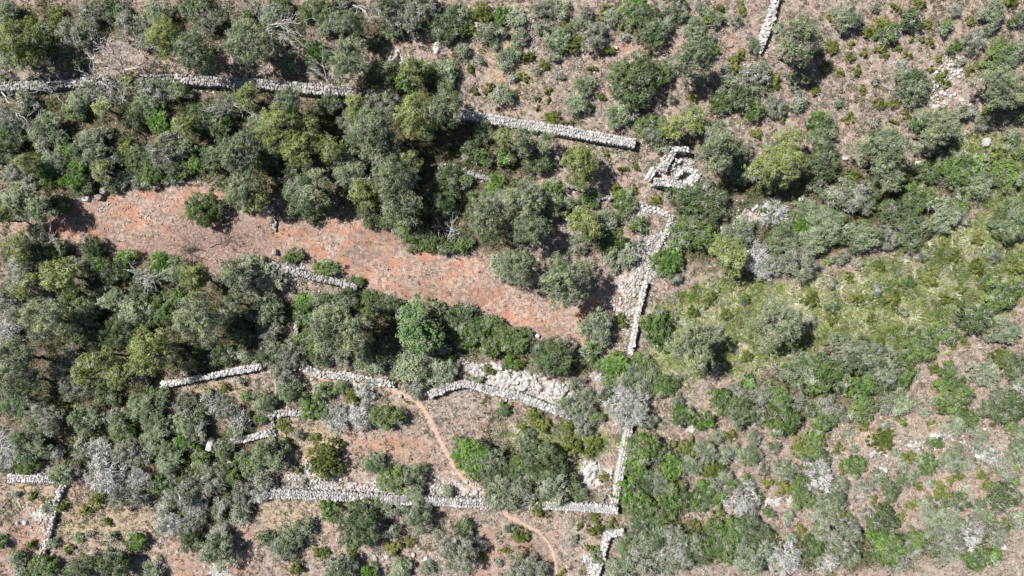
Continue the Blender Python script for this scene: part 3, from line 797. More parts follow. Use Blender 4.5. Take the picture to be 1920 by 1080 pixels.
def rot3(a):
    c, s = np.cos(a[:, 0]), np.sin(a[:, 0])
    o, z = np.ones_like(c), np.zeros_like(c)
    Rz = np.stack([np.stack([c, -s, z], -1), np.stack([s, c, z], -1), np.stack([z, z, o], -1)], -2)
    c, s = np.cos(a[:, 1]), np.sin(a[:, 1])
    Rx = np.stack([np.stack([o, z, z], -1), np.stack([z, c, -s], -1), np.stack([z, s, c], -1)], -2)
    c, s = np.cos(a[:, 2]), np.sin(a[:, 2])
    Ry = np.stack([np.stack([c, z, s], -1), np.stack([z, o, z], -1), np.stack([-s, z, c], -1)], -2)
    return Rz @ Rx @ Ry

def joined(shapes, pos, ang, scl, tint, r):
    """many small copies of base shapes in one mesh: arrays out"""
    parts = []
    which = r.randint(0, len(shapes), len(pos))
    M = rot3(ang)
    for k, (v, f) in enumerate(shapes):
        s = np.where(which == k)[0]
        if not len(s):
            continue
        vv = np.einsum('nij,nvj->nvi', M[s], v[None] * scl[s][:, None, :]) + pos[s][:, None, :]
        ff = f[None] + (np.arange(len(s)) * len(v))[:, None, None]
        parts.append((vv.reshape(-1, 3), ff.reshape(-1, f.shape[1]), np.repeat(tint[s], len(v))))
    return join(parts)

WALL_LINES = []
def build_wall(pts, wpx, h, seed, label=None, name='dry_stone_wall', parent=None, rough=0.0, smin=.09, smax=.36, big=.24, grey=False):
    r = rs(seed)
    P = np.array([W(px, py, h * .9) for px, py in pts])
    WALL_LINES.append((P, wpx / PPM / 2))
    wd = wpx / PPM
    seg = np.linalg.norm(np.diff(P, axis=0), axis=1)
    s = np.concatenate([[0], np.cumsum(seg)])
    Lt = s[-1]
    def at(u):
        i = np.clip(np.searchsorted(s, u, 'right') - 1, 0, len(seg) - 1)
        t = (u - s[i]) / seg[i]
        p = P[i] + (P[i + 1] - P[i]) * np.asarray(t)[..., None]
        # direction, rounded over the bends
        e = 0.35
        a_ = np.stack([np.interp(np.clip(u - e, 0, Lt), s, P[:, 0]), np.interp(np.clip(u - e, 0, Lt), s, P[:, 1])], -1)
        b_ = np.stack([np.interp(np.clip(u + e, 0, Lt), s, P[:, 0]), np.interp(np.clip(u + e, 0, Lt), s, P[:, 1])], -1)
        d = nrm(b_ - a_)
        return p, d
    root = bpy.data.objects.new(name, None)
    COL.objects.link(root)
    root.parent = parent
    cx, cy = P[len(P) // 2] if len(P) > 2 else P.mean(0)
    org = np.array([cx, cy, 0.0])
    if parent is None:
        root.location = org
        if label:
            tag(root, label, 'wall', 'dry stone walls', 'thing')
        off = org
    else:
        off = np.array(parent.location)
        off = np.array([off[0], off[1], 0.0])
    def hh(u):
        return h * (1 - (rough * .6 + .08) * vnoise(u, u * 0, 1.1, seed) - .12 * vnoise(u, u * 0, .5, seed + 1))
    va = .10 + min(.42, rough * 1.6)
    def wvar(u):
        return 1 - va * .55 + va * vnoise(u, u * 0, .9, seed + 2)
    # fill: a prism a little inside the faces
    us = np.linspace(0, Lt, max(3, int(Lt / .3)))
    p, d = at(us)
    nn = np.stack([-d[:, 1], d[:, 0]], 1)
    rows = []
    for sgn, zt in ((-1, 0), (-1, 1), (1, 1), (1, 0)):
        q = p + nn * sgn * ((wd * .5) * wvar(us) - .07)[:, None]
        g = hz(q[:, 0], q[:, 1])
        rows.append(np.stack([q[:, 0], q[:, 1], g - .1 if zt == 0 else g + hh(us) - .10 + r.uniform(-.03, .03, len(us))], 1))
    v = np.stack(rows, 1).reshape(-1, 3) - off
    n = len(us)
    f = []
    for i in range(n - 1):
        for j in range(3):
            f.append((i * 4 + j, i * 4 + j + 1, (i + 1) * 4 + j + 1, (i + 1) * 4 + j))
    f += [(0, 3, 2, 1), ((n - 1) * 4, (n - 1) * 4 + 1, (n - 1) * 4 + 2, (n - 1) * 4 + 3)]
    link('fill', mesh('fill', v, f, {'tint': np.full(len(v), .5)}), CORE, root)
    S = []   # u, t, z, length, breadth, height, top?
    nr = max(2, int(round(wd / .23)))
    bw = wd / nr
    for k in range(nr):
        u = -r.uniform(0, .2)
        while u < Lt:
            l = smin + (smax - smin) * r.rand() ** 2.2
            S.append((u + l / 2, -wd / 2 + bw * (k + .5) + r.normal(0, .02 + .12 * rough), None, l, bw * r.uniform(.75, 1.5), r.uniform(.10, .20), 1))
            u += l * .95
    nc = max(1, int(round(h / .24)))
    for side in (-1, 1):
        for c in range(nc):
            u = -r.uniform(0, .2)
            while u < Lt:
                l = r.uniform(.2, .46)
                S.append((u + l / 2, side * (wd / 2 - .06 + r.normal(0, .015)), (c + .45) / nc, l, .24, h / nc * 1.05, 0))
                u += l * .97
    S = [q for q in S if 0 < q[0] < Lt]
    U = np.array([q[0] for q in S]); T = np.array([q[1] for q in S])
    T = T * wvar(U)
    p, d = at(U)
    nn = np.stack([-d[:, 1], d[:, 0]], 1)
    XY = p + nn * T[:, None]
    g = hz(XY[:, 0], XY[:, 1])
    top = hh(U)
    zz_ = np.array([g[i] + (top[i] - q[5] * .4 + r.normal(0, .025 + .05 * rough) if q[2] is None else top[i] * q[2] - .04) for i, q in enumerate(S)])
    ang = np.arctan2(d[:, 1], d[:, 0]) + r.normal(0, .10 + .4 * rough, len(S))
    A = np.stack([ang, r.normal(0, .09 + .2 * rough, len(S)), r.normal(0, .09 + .2 * rough, len(S))], 1)
    scl = np.array([(q[3] * .54, q[4] * .54, q[5] * .55) for q in S])
    pos = np.stack([XY[:, 0], XY[:, 1], zz_], 1) - off
    isbig = np.array([q[6] == 1 and q[3] > big for q in S])
    bi = np.where(isbig)[0]
    if len(bi) > 280:
        bi = r.choice(bi, 280, replace=False)
    sm = np.setdiff1d(np.arange(len(S)), bi)
    v, f, t = joined(STONES, pos[sm], A[sm], scl[sm], np.clip(r.normal(.5, .14, len(sm)), .1, .95), r)
    o = link('small_stones', mesh('small_stones', v, f, {'tint': t}), GREYSTONE if grey else STONE, root)
    o['kind'] = 'stuff'
    for i in bi:
        q = link('stone', (GREY_MESH if grey else STONE_MESH)[r.randint(len(STONE_MESH))], parent=root)
        q.location = pos[i]
        q.rotation_mode = 'ZXY'
        q.rotation_euler = (A[i][1], A[i][2], A[i][0])
        q.scale = scl[i]
    return root

WALLS = [
    ([(-30, 163), (50, 160), (110, 157), (160, 153), (205, 150)], 17, .95, .3, 'pale dry stone wall running in from the upper left edge'),
    ([(265, 148), (340, 148), (400, 152), (480, 156), (590, 166), (668, 172)], 19, 1.0, .15, 'long dry stone wall crossing the woodland above the pine grove'),
    ([(862, 213), (905, 220), (960, 230), (1050, 243), (1120, 256), (1192, 269)], 17, 1.0, .08, 'straight pale wall slanting down towards the ruined stone hut'),
    ([(826, 308), (870, 321), (925, 338)], 8, .6, .5, 'thin low stone wall in the shade above the clearing'),
    ([(1063, 347), (1100, 357), (1148, 373)], 8, .6, .4, 'thin low wall running out from under a yellow-green pine'),
    ([(1176, 373), (1210, 386), (1254, 402)], 10, .45, .9, 'collapsed terrace wall below the ruined stone hut'),
    ([(1262, 402), (1248, 440), (1230, 475), (1222, 500)], 8, .4, .9, 'tumbled wall stretch beside the rubble patch'),
    ([(1212, 528), (1206, 552), (1197, 590), (1190, 630), (1183, 664)], 10, .8, .2, 'narrow pale wall closing the right end of the red clearing'),
    ([(511, 384), (512, 408), (514, 434)], 8, .35, .8, 'short dark stub of wall at the upper side of the clearing'),
    ([(508, 497), (545, 507), (590, 520), (640, 531), (668, 541)], 14, 1.0, .25, 'broad stone wall along the lower side of the red clearing'),
    ([(300, 724), (360, 712), (420, 700), (488, 688)], 12, .8, .35, 'pale wall above the dry yellow grass in the left woodland'),
    ([(562, 688), (600, 702), (650, 707), (700, 714), (740, 723)], 13, .65, .5, 'rough pale wall running along the upper side of the footpath'),
    ([(804, 742), (840, 726), (875, 720), (920, 733), (970, 743), (1020, 762), (1074, 782)], 16, .85, .15, 'curved pale wall below the limestone outcrop'),
    ([(500, 776), (540, 775), (587, 779)], 13, .7, .3, 'short pale wall end beside the white leafless brush'),
    ([(555, 602), (553, 625), (552, 650)], 7, .6, .3, 'thin upright stone edge left of the bright green thicket'),
    ([(514, 700), (518, 722), (520, 745)], 8, .6, .5, 'small broken wall piece left of the footpath start'),
    ([(509, 782), (511, 815), (513, 860), (517, 915)], 6, .5, .5, 'dark narrow wall dropping towards the long lower wall'),
    ([(433, 830), (470, 822), (503, 813)], 12, .65, .35, 'short slanting wall stub in the lower left scrub'),
    ([(508, 927), (600, 930), (700, 936), (800, 941), (922, 946)], 17, .95, .08, 'long straight wall along the bottom of the walled plot'),
    ([(985, 948), (1050, 950), (1100, 953), (1158, 957)], 15, .95, .05, 'neat straight wall end at the lower right plot corner'),
    ([(1182, 795), (1171, 850), (1161, 900), (1153, 944)], 13, .9, .08, 'straight narrow wall on the right side of the walled plot'),
    ([(1172, 1000), (1140, 1006), (1133, 1030), (1125, 1060), (1113, 1090)], 13, .8, .3, 'hooked pale wall running off the bottom edge'),
    ([(12, 898), (60, 898), (113, 899)], 15, .85, .1, 'short level wall at the far left above tan grass'),
    ([(116, 908), (103, 945), (97, 975), (88, 1005), (72, 1055)], 9, .6, .6, 'broken narrow wall running down at the far left'),
    ([(1460, -10), (1447, 30), (1432, 75), (1424, 95)], 14, .8, .6, 'tumbled pale wall coming in from the top edge'),
]
for i, (pts, wpx, h, rough, lab) in enumerate(WALLS):
    build_wall(pts, wpx * (1 if rough < .11 else .9), h, 500 + i, lab, rough=rough, smax=.26 if rough < .11 else .36, big=.19 if rough < .11 else .24, grey=i in (0, 1, 3, 4, 8, 9, 14, 15, 16))

# the ruined hut: thick stone walls round a dark chamber
def ruin():
    e = bpy.data.objects.new('ruined_hut', None)
    COL.objects.link(e)
    x0, y0 = W(1268, 322, 0)
    e.location = (x0, y0, 0)
    tag(e, 'small ruined stone hut with thick roofless walls beside a pine', 'ruin')
    for i, (pts, wpx, h, rough) in enumerate([
            ([(1228, 340), (1255, 343), (1288, 348)], 14, 1.4, .04), ([(1291, 346), (1302, 335), (1312, 323)], 15, 1.5, .04),
            ([(1264, 277), (1254, 295), (1242, 319)], 18, 1.0, .35), ([(1227, 317), (1222, 326), (1217, 335)], 9, 1.1, .05),
            ([(1281, 319), (1277, 324), (1272, 330)], 6, .9, .1), ([(1283, 316), (1294, 318), (1305, 321)], 9, 1.2, .4),
            ([(1246, 317), (1256, 314), (1268, 311)], 12, .6, .6), ([(1268, 279), (1278, 278), (1290, 281)], 9, 1.4, .2), ([(1268, 298), (1274, 302), (1280, 301)], 6, .7, .5)]):
        build_wall(pts, wpx, h, 900 + i, name='wall_section', parent=e, rough=rough, smin=.16, smax=.44, big=.33)
ruin()

# ------------------------------------------------------------------ bare rock
def outcrop(poly, h, seed, label, step=.11):
    Pw = poly_w(poly)
    lo, hi = Pw.min(0) - .4, Pw.max(0) + .4
    gx_, gy_ = np.arange(lo[0], hi[0], step), np.arange(lo[1], hi[1], step)
    X_, Y_ = np.meshgrid(gx_, gy_)
    a, b = X_.ravel(), Y_.ravel()
    sdv = poly_sd(Pw, a, b) + (fbm(a, b, .8, seed, 3) - .52) * 2.2
    rid = np.abs(2 * fbm(a, b, .55, seed + 5, 3) - 1) * 3.0
    steps = np.floor(fbm(a, b, 1.3, seed + 9, 2) * 5) / 5
    zt = hz(a, b) + np.where(sdv > 0, sstep(0, .35, sdv) * h * (.05 + .5 * steps + .5 * np.clip(rid, 0, 1)), -.12)
    zt += .09 * (rs(seed).rand(len(a)) - .5)
    ii = np.arange(len(a)).reshape(X_.shape)
    q = np.stack([ii[:-1, :-1], ii[:-1, 1:], ii[1:, 1:], ii[1:, :-1]], -1).reshape(-1, 4)
    q = q[(sdv[q] > -.05).sum(1) >= 2]
    used, inv = np.unique(q, return_inverse=True)
    c = np.array([Pw[:, 0].mean(), Pw[:, 1].mean(), 0])
    v = np.stack([a, b, zt], 1)[used] - c
    r = rs(seed + 1)
    o = link('limestone_outcrop', mesh('limestone_outcrop', v, inv.reshape(-1, 4), {'tint': np.clip(.42 + .3 * (r.rand(len(used)) - .5), 0, 1)}), ROCK, loc=c)
    tag(o, label, 'rock', 'bare limestone')
    n = int(np.clip(len(used) / 7, 8, 150))
    for k in r.choice(len(used), n, replace=False):
        q = link('stone', STONE_MESH[r.randint(len(STONE_MESH))], parent=o)
        q.location = (v[k][0], v[k][1], v[k][2] - .02)
        q.rotation_euler = (r.normal(0, .25), r.normal(0, .25), r.normal(.5, .7))
        sz = .05 + .15 * r.rand() ** 2
        q.scale = (sz * r.uniform(1, 1.7), sz, sz * r.uniform(.4, .8))
outcrop([(868, 678), (900, 680), (925, 695), (915, 720), (880, 718)], .45, 41, 'jagged pale limestone just above the curved wall start')
outcrop([(925, 685), (985, 700), (1000, 720), (985, 735), (935, 730), (920, 710)], .5, 42, 'broad pale limestone outcrop above the curved wall')
outcrop([(985, 700), (1040, 715), (1065, 728), (1050, 750), (1005, 735)], .5, 43, 'pale limestone ridge at the right end of the outcrop')
outcrop([(1088, 872), (1105, 868), (1118, 880), (1112, 905), (1095, 910), (1085, 890)], .4, 44, 'pale weathered rock inside the lower right plot corner')
outcrop([(1110, 862), (1130, 870), (1140, 885), (1120, 890)], .3, 45, 'small flat rock beside the narrow plot wall')
outcrop([(718, 96), (738, 100), (746, 112), (738, 120), (722, 112)], .5, 46, 'crumbly pale rock beside the grey pine near the top')
outcrop([(748, 104), (765, 104), (790, 106), (788, 116), (765, 120), (750, 112)], .5, 47, 'pale rock ledge below a red earth patch near the top')
outcrop([(812, 68), (840, 62), (842, 70), (820, 76)], .35, 48, 'thin shaded rock ledge near the top centre')
outcrop([(820, 85), (835, 82), (830, 95), (818, 94)], .35, 49, 'small shaded pale rock beside the dark shrub near the top')
outcrop([(1110, 697), (1128, 702), (1145, 712), (1140, 720), (1115, 712)], .35, 50, 'pale rock slab below the red clearing tip')
outcrop([(1622, 848), (1640, 843), (1660, 848), (1655, 858), (1632, 860)], .35, 51, 'pale rock shelf among the lower right scrub')
outcrop([(1690, 836), (1712, 830), (1735, 829), (1730, 838), (1700, 842)], .3, 52, 'long thin pale shelf of rock in the lower right scrub')
outcrop([(1748, 814), (1770, 812), (1782, 818), (1765, 823)], .3, 53, 'small pale rock shelf below a round green shrub')
outcrop([(1438, 936), (1455, 938), (1472, 942), (1455, 946), (1440, 943)], .3, 54, 'narrow pale rock lip above tan grass')
outcrop([(1475, 937), (1490, 936), (1497, 942), (1480, 944)], .3, 55, 'small pale rock lip beside the white-twigged shrub')
outcrop([(1585, 930), (1615, 927), (1640, 929), (1638, 937), (1600, 938)], .3, 56, 'crumbling pale rock band above the bare tan patch')
outcrop([(1290, 806), (1300, 808), (1307, 825), (1300, 830), (1292, 818)], .35, 57, 'angular pale slab at the upper right of the plot wall')
outcrop([(1318, 1036), (1335, 1030), (1345, 1040), (1328, 1046)], .4, 58, 'pale rock showing between shrubs near the bottom')
outcrop([(1398, 380), (1412, 380), (1415, 390), (1402, 393)], .45, 59, 'pale rounded rock between shrubs right of the hut')
outcrop([(1370, 408), (1395, 405), (1425, 402), (1422, 412), (1380, 420)], .35, 60, 'scattered pale rock band right of the hut')
outcrop([(888, 42), (910, 45), (920, 52), (895, 54)], .35, 61, 'pale rock among low yellowish scrub at the top centre')
outcrop([(588, 690), (600, 690), (602, 700), (592, 702)], .3, 62, 'small pale rock at the start of the footpath wall')
outcrop([(585, 962), (600, 960), (608, 972), (598, 982), (586, 975)], .35, 63, 'white rock below the left end of the long lower wall')
outcrop([(795, 1040), (815, 1043), (812, 1050), (796, 1048)], .25, 64, 'thin white rock left of the big grey shrub at the bottom')
outcrop([(890, 1000), (902, 1000), (905, 1010), (892, 1012)], .2, 65, 'small flat rock in the pinkish grass near the bottom')
outcrop([(405, 1063), (430, 1065), (435, 1085), (410, 1085)], .35, 66, 'white rock patch at the bottom edge on the left')

def boulder(px, py, rx, ry, h, seed, label, mat=None, rz=0.0):
    r = rs(seed)
    import bmesh
    bm = bmesh.new()
    bmesh.ops.create_icosphere(bm, subdivisions=3, radius=1)
    for v in bm.verts:
        p = np.array(v.co)
        q = p / (np.abs(p).max() ** .5)
        n_ = fbm(np.array([p[0] * 2 + p[2]]), np.array([p[1] * 2 - p[2]]), 1.0, seed, 3)[0]
        v.co = q * (.72 + .5 * n_)
    m = bpy.data.meshes.new('boulder')
    bm.to_mesh(m); bm.free()
    at_ = m.attributes.new('tint', 'FLOAT', 'POINT')
    at_.data.foreach_set('value', np.full(len(m.vertices), .6, np.float32))
    m.materials.append(mat or ROCK)
    x_, y_ = W(px, py, h * .5)
    o = link('boulder', m, loc=(x_, y_, float(hz(x_, y_)) + h * .25))
    o.scale = (rx / PPM, ry / PPM, h * .75)
    o.rotation_euler = (0, 0, rz)
    tag(o, label, 'boulder', 'loose boulders')
boulder(1850, 267, 6, 9, .5, 71, 'pale upright boulder on the grass near the right edge')
boulder(185, 370, 8, 6, .5, 72, 'dark brown boulder at the upper left of the red clearing', DARKROCK)
boulder(194, 358, 6, 7, .5, 73, 'dark brown boulder right above its twin on the clearing edge', DARKROCK)
boulder(161, 373, 7, 5, .35, 74, 'greyish boulder left of the two dark brown boulders')
boulder(395, 835, 7, 13, .7, 75, 'tall white rock left of the slanting wall stub', rz=-.3)
boulder(431, 871, 5, 10, .6, 76, 'slim white rock standing in the lower left green scrub', rz=-.2)
boulder(515, 473, 5, 6, .5, 77, 'pale stone block above the broad wall end')
boulder(1657, 882, 7, 6, .45, 78, 'pale round boulder in the lower right scrub')
boulder(1605, 892, 7, 6, .45, 79, 'pale round boulder left of its twin in the lower right scrub')
boulder(1880, 1025, 7, 6, .5, 80, 'pale grey boulder beside the green shrub at the lower right')
boulder(1755, 200, 8, 5, .35, 81, 'flat white boulder in the rubble at the upper right')
boulder(1803, 187, 5, 4, .3, 82, 'small white boulder right of the flat one in the rubble')
boulder(1008, 630, 4, 4, .3, 83, 'white stone on the lower rim of the red clearing')
boulder(997, 627, 3, 3, .25, 84, 'smaller white stone beside another on the lower clearing rim')
boulder(47, 980, 5, 5, .25, 85, 'flat pale stone on the orange grass at the far left')
boulder(751, 743, 4, 4, .3, 86, 'pale stone right beside the footpath bend')
boulder(875, 904, 3, 3, .25, 87, 'round pale stone where the footpath meets the bright bush')
boulder(892, 923, 5, 5, .3, 88, 'pale stone at the footpath gap in the lower wall')
boulder(703, 1047, 4, 6, .25, 89, 'white stone on reddish ground near the bottom edge', rz=.4)
boulder(725, 1044, 6, 4, .25, 90, 'flat white stone above a sage shrub near the bottom edge')
boulder(775, 1040, 3, 5, .25, 91, 'slim white stone near the bottom, right of two others')
boulder(1562, 330, 5, 6, .35, 92, 'white stone between shrubs right of the yellow-green pine')
boulder(1585, 297, 5, 4, .35, 93, 'white stone left of the big grey-green pine')
boulder(1503, 373, 6, 4, .3, 94, 'flat white stone above the pale sage shrub')
boulder(1725, 306, 8, 5, .35, 95, 'white stone on red earth under the right-hand thicket')
boulder(33, 980, 3, 3, .2, 96, 'tiny pale stone beside the flat one at the far left')
boulder(1091, 94, 4, 4, .25, 97, 'small white stone in pink scrub above the hillside shrubs')
boulder(1155, 90, 4, 4, .25, 98, 'small white stone beside a red patch in the upper scrub')

# loose rubble: hundreds of small stones nobody would count
def rubble(poly, n, smin, smax, seed, label):
    Pw = poly_w(poly)
    r = rs(seed)
    lo, hi = Pw.min(0) - .3, Pw.max(0) + .3
    p = lo + (hi - lo) * r.rand(n * 4, 2)
    keep = poly_sd(Pw, p[:, 0], p[:, 1]) + (fbm(p[:, 0], p[:, 1], 1.4, seed, 3) - .5) * 4.5 - r.rand(len(p)) * .8 > 0
    p = p[keep][:n]
    k = len(p)
    s = .75 * (smin + (smax - smin) * r.rand(k) ** 3)
    scl = s[:, None] * r.uniform(.7, 1.2, (k, 3)) * [1, 1, .6]
    pos = np.stack([p[:, 0], p[:, 1], hz(p[:, 0], p[:, 1]) + scl[:, 2] * .4 + .02], 1)
    A = np.stack([r.uniform(0, 6.28, k), r.normal(0, .3, k), r.normal(0, .3, k)], 1)
    v, f, t = joined(STONES, pos, A, scl, np.clip(r.normal(.55, .15, k), .1, .95), r)
    o = link('rubble', mesh('rubble', v, f, {'tint': t}), STONE)
    tag(o, label, 'rubble', kind='stuff')
RUB = [([(1195, 440), (1250, 440), (1262, 462), (1230, 520), (1222, 560), (1180, 570), (1140, 530), (1190, 500), (1205, 470)], 1100, .05, .22, 'white rubble patch spilling down beside the red clearing'),
       ([(1140, 560), (1190, 580), (1192, 640), (1160, 650), (1125, 640), (1150, 600)], 420, .07, .22, 'dark shaded stones heaped against the clearing wall'),
       ([(550, 895), (590, 870), (650, 905), (710, 890), (735, 930), (620, 932), (520, 925)], 1300, .05, .22, 'white rubble behind the long lower wall'),
       ([(815, 895), (870, 905), (918, 945), (800, 938)], 420, .05, .2, 'loose stones at the gap in the long lower wall'),
       ([(1752, 105), (1800, 105), (1812, 190), (1750, 205)], 260, .06, .3, 'white stones strewn over the upper right slope'),
       ([(865, 672), (960, 690), (1060, 722), (1090, 750), (1065, 775), (960, 748), (880, 725)], 700, .05, .2, 'broken limestone round the outcrop above the curved wall'),
       ([(520, 500), (560, 512), (600, 540), (560, 545), (530, 530)], 420, .06, .22, 'grey rubble spread at the broad wall'),
       ([(1150, 385), (1200, 380), (1240, 410), (1210, 430), (1190, 400)], 200, .06, .25, 'rubble below the collapsed terrace wall'),
       ([(1180, 280), (1235, 290), (1230, 320), (1160, 300), (1130, 275)], 260, .04, .12, 'pale gravel left of the ruined hut'),
       ([(1250, 285), (1300, 290), (1310, 330), (1260, 335), (1240, 320)], 220, .06, .24, 'tumbled stones inside the ruined hut'),
       ([(60, 945), (108, 940), (105, 990), (70, 985)], 200, .05, .2, 'pale stones round the broken wall at the far left'),
       ([(1100, 1040), (1140, 1030), (1130, 1085), (1090, 1085)], 240, .05, .2, 'pale stones along the hooked wall'),
       ([(110, 375), (200, 360), (330, 360), (350, 420), (250, 430), (150, 400)], 260, .04, .13, 'stones strewn over the left part of the clearing'),
       ([(0, 930), (100, 930), (95, 1000), (0, 1000)], 160, .04, .16, 'stones on the grass at the far left'),
       ([(1410, 70), (1440, 75), (1425, 130), (1400, 120)], 220, .07, .28, 'stones fallen from the wall at the top edge'),
       ([(1330, 385), (1440, 375), (1440, 425), (1360, 430)], 160, .05, .28, 'loose stones right of the ruined hut'),
       ([(1560, 795), (1800, 790), (1900, 830), (1700, 870), (1560, 860)], 260, .05, .22, 'stones in the lower right scrub'),
       ([(270, 990), (480, 985), (500, 1080), (420, 1080)], 160, .04, .2, 'stones on red ground near the bottom'),
       ([(200, 355), (340, 145), (400, 165), (370, 215), (340, 200)], 60, .05, .2, 'stones below the long upper wall'),
       ([(600, 1000), (860, 1020), (860, 1075), (640, 1060)], 120, .04, .2, 'stones on the pinkish grass at the bottom'),
       ([(960, 60), (1150, 60), (1220, 100), (1300, 60), (1440, 0), (1440, 60), (1330, 110), (1180, 130), (1000, 150)], 420, .04, .17, 'stones on the pink scrub at the top')]
for i, (poly, n, a, b, lab) in enumerate(RUB):
    rubble(poly, n, a, b, 700 + i, lab)

# ------------------------------------------------------------------ dead trees, logs and brush
def dead_tree(limbs, rad, seed, label, name='dead_tree', mat=None, twigs=5, cat='dead tree', base=None, group=None):
    """limbs: lists of (px, py, z) points, the first being the trunk"""
    r = rs(seed)
    mat = mat or DEADWOOD
    L0 = [np.array([(*W(a, b, c), c) for a, b, c in l]) for l in limbs]
    org = np.array([*L0[0][0][:2], float(hz(*L0[0][0][:2]))])
    e = bpy.data.objects.new(name, None)
    COL.objects.link(e)
    e.location = org
    tag(e, label, cat, group)
    def smooth(p, n=10, wob=.06):
        t = np.linspace(0, 1, len(p)); u = np.linspace(0, 1, n)
        q = np.stack([np.interp(u, t, p[:, k]) for k in range(3)], 1)
        q[1:-1] = (q[:-2] + q[1:-1] * 2 + q[2:]) / 4
        q[1:] += r.normal(0, wob, (n - 1, 3))
        return q
    for i, l in enumerate(L0):
        q = smooth(l - org)
        R_ = rad * (1 if i == 0 else .55)
        v, f, t = tube(q, np.linspace(R_, R_ * .28, len(q)), 6)
        o = link('trunk' if i == 0 else 'limb', mesh('limb', v, f, {'tint': t}, True), mat, e)
        parts = []
        for _ in range(twigs):
            k = r.randint(3, len(q))
            d = nrm(q[k] - q[k - 2] + r.normal(0, .6, 3) * np.linalg.norm(q[k] - q[k - 2]))
            ln = r.uniform(.5, 1.4)
            c = curve(q[k], q[k] + d * ln, r, .07, 5)
            parts.append(tube(c, np.linspace(R_ * .32, .012, 5), 4))
            for _ in range(3):
                m_ = r.randint(1, 5)
                d2 = nrm(d + r.normal(0, .6, 3))
                parts.append(tube(curve(c[m_], c[m_] + d2 * ln * .5, r, .08, 4), np.linspace(.022, .008, 4), 3))
        if parts:
            v, f, t = join(parts)
            link('branches', mesh('branches', v, f, {'tint': t}, True), mat, o)
    return e
DT = 'dead bleached trees'
dead_tree([[(232, 140, 0), (231, 130, 1.6), (222, 112, 2.8)], [(231, 130, 1.6), (212, 98, 2.6), (200, 74, 3.2)], [(228, 120, 2.2), (226, 100, 2.8), (225, 78, 3.2)],
           [(230, 122, 2.0), (240, 105, 2.6), (243, 84, 3.0)], [(232, 130, 1.6), (250, 130, 2.2), (262, 122, 2.6), (270, 106, 3.0)], [(214, 100, 2.6), (200, 96, 2.8), (190, 88, 3)]],
          .11, 1, 'bleached dead tree with spreading limbs above the upper left wall', group=DT, twigs=7)
dead_tree([[(190, 155, 0), (185, 145, 1.2), (178, 128, 1.8), (172, 110, 2.3)], [(186, 146, 1.2), (196, 133, 1.8), (205, 119, 2.2)], [(190, 152, .9), (205, 165, 1.2), (218, 185, 1.2)], [(185, 146, 1.2), (170, 142, 1.5)]],
          .09, 2, 'smaller bleached dead tree leaning over the upper left wall', group=DT, twigs=6)
dead_tree([[(132, 210, .1), (118, 190, .7), (100, 172, 1.2), (85, 158, 1.6)], [(92, 164, 1.4), (76, 150, 1.8), (66, 140, 2.0)], [(90, 160, 1.4), (92, 145, 1.8), (97, 130, 2.0)], [(100, 172, 1.2), (88, 172, 1.4), (72, 165, 1.6)]],
          .07, 3, 'slim pale dead tree crossing the wall at the upper left', group=DT, twigs=6)
dead_tree([[(0, 170, .6), (12, 185, .9), (24, 205, 1.1), (32, 218, 1.2)], [(24, 205, 1.1), (40, 218, 1.3), (56, 229, 1.4)], [(30, 215, 1.2), (38, 230, 1.2)], [(10, 182, .9), (17, 185, 1.1)]],
          .07, 4, 'forked pale dead trunk at the left edge below the wall', group=DT, twigs=6)
dead_tree([[(233, 205, 0), (232, 190, .8), (226, 172, 1.2), (215, 158, 1.4)], [(232, 190, .8), (236, 170, 1.3), (232, 160, 1.5)], [(234, 198, .6), (222, 186, 1.0), (208, 170, 1.2)], [(233, 195, .6), (218, 192, 1.0), (204, 180, 1.1)]],
          .06, 5, 'fan of pale dead boughs just below the upper left wall', group=DT, twigs=9)
dead_tree([[(485, 70, .5), (500, 55, 2.6), (515, 45, 3.0), (530, 38, 3.2)], [(505, 52, 2.8), (530, 48, 3.1), (545, 62, 3.2)], [(500, 56, 2.6), (520, 58, 2.9), (530, 70, 3.0)], [(515, 45, 3), (540, 44, 3.3), (562, 42, 3.4)], [(500, 55, 2.6), (510, 70, 2.8), (513, 85, 2.8)], [(495, 60, 2.2), (492, 35, 2.8), (488, 22, 3.0)]],
          .08, 6, 'grey dead boughs fanning out of a pine near the top', group=DT, twigs=11)
dead_tree([[(662, 10, .5), (675, 14, 2.0), (688, 22, 2.4)], [(670, 12, 1.6), (690, 14, 2.2), (708, 16, 2.4)], [(680, 18, 2.2), (690, 30, 2.4), (704, 36, 2.4)]],
          .06, 7, 'small grey fan of dead boughs at the top edge', group=DT, twigs=8)
dead_tree([[(624, 172, .4), (617, 158, 1.0), (612, 145, 1.3), (606, 118, 1.6)], [(616, 155, 1.0), (610, 158, 1.2)], [(618, 160, 1.0), (628, 162, 1.2), (636, 158, 1.3)], [(612, 145, 1.2), (600, 138, 1.4), (592, 136, 1.5)]],
          .06, 8, 'thin dead sapling lying across the long upper wall', group=DT, twigs=5)
dead_tree([[(8, 387, .5), (30, 372, .55), (50, 358, .5), (68, 346, .4)], [(14, 382, .5), (16, 394, .6), (20, 400, .6)], [(30, 372, .5), (36, 376, .8)]],
          .16, 9, 'fallen bleached log at the left edge above the clearing', name='fallen_log', cat='log', twigs=0)
dead_tree([[(433, 210, .2), (440, 198, 1.3), (447, 188, 1.6)], [(436, 205, .8), (420, 200, 1.5), (405, 200, 1.7)], [(436, 205, .8), (422, 208, 1.4), (412, 215, 1.6)], [(440, 198, 1.3), (455, 200, 1.6), (458, 206, 1.6)]],
          .05, 10, 'spidery grey dead branch above the upper pine grove', group=DT, twigs=7)
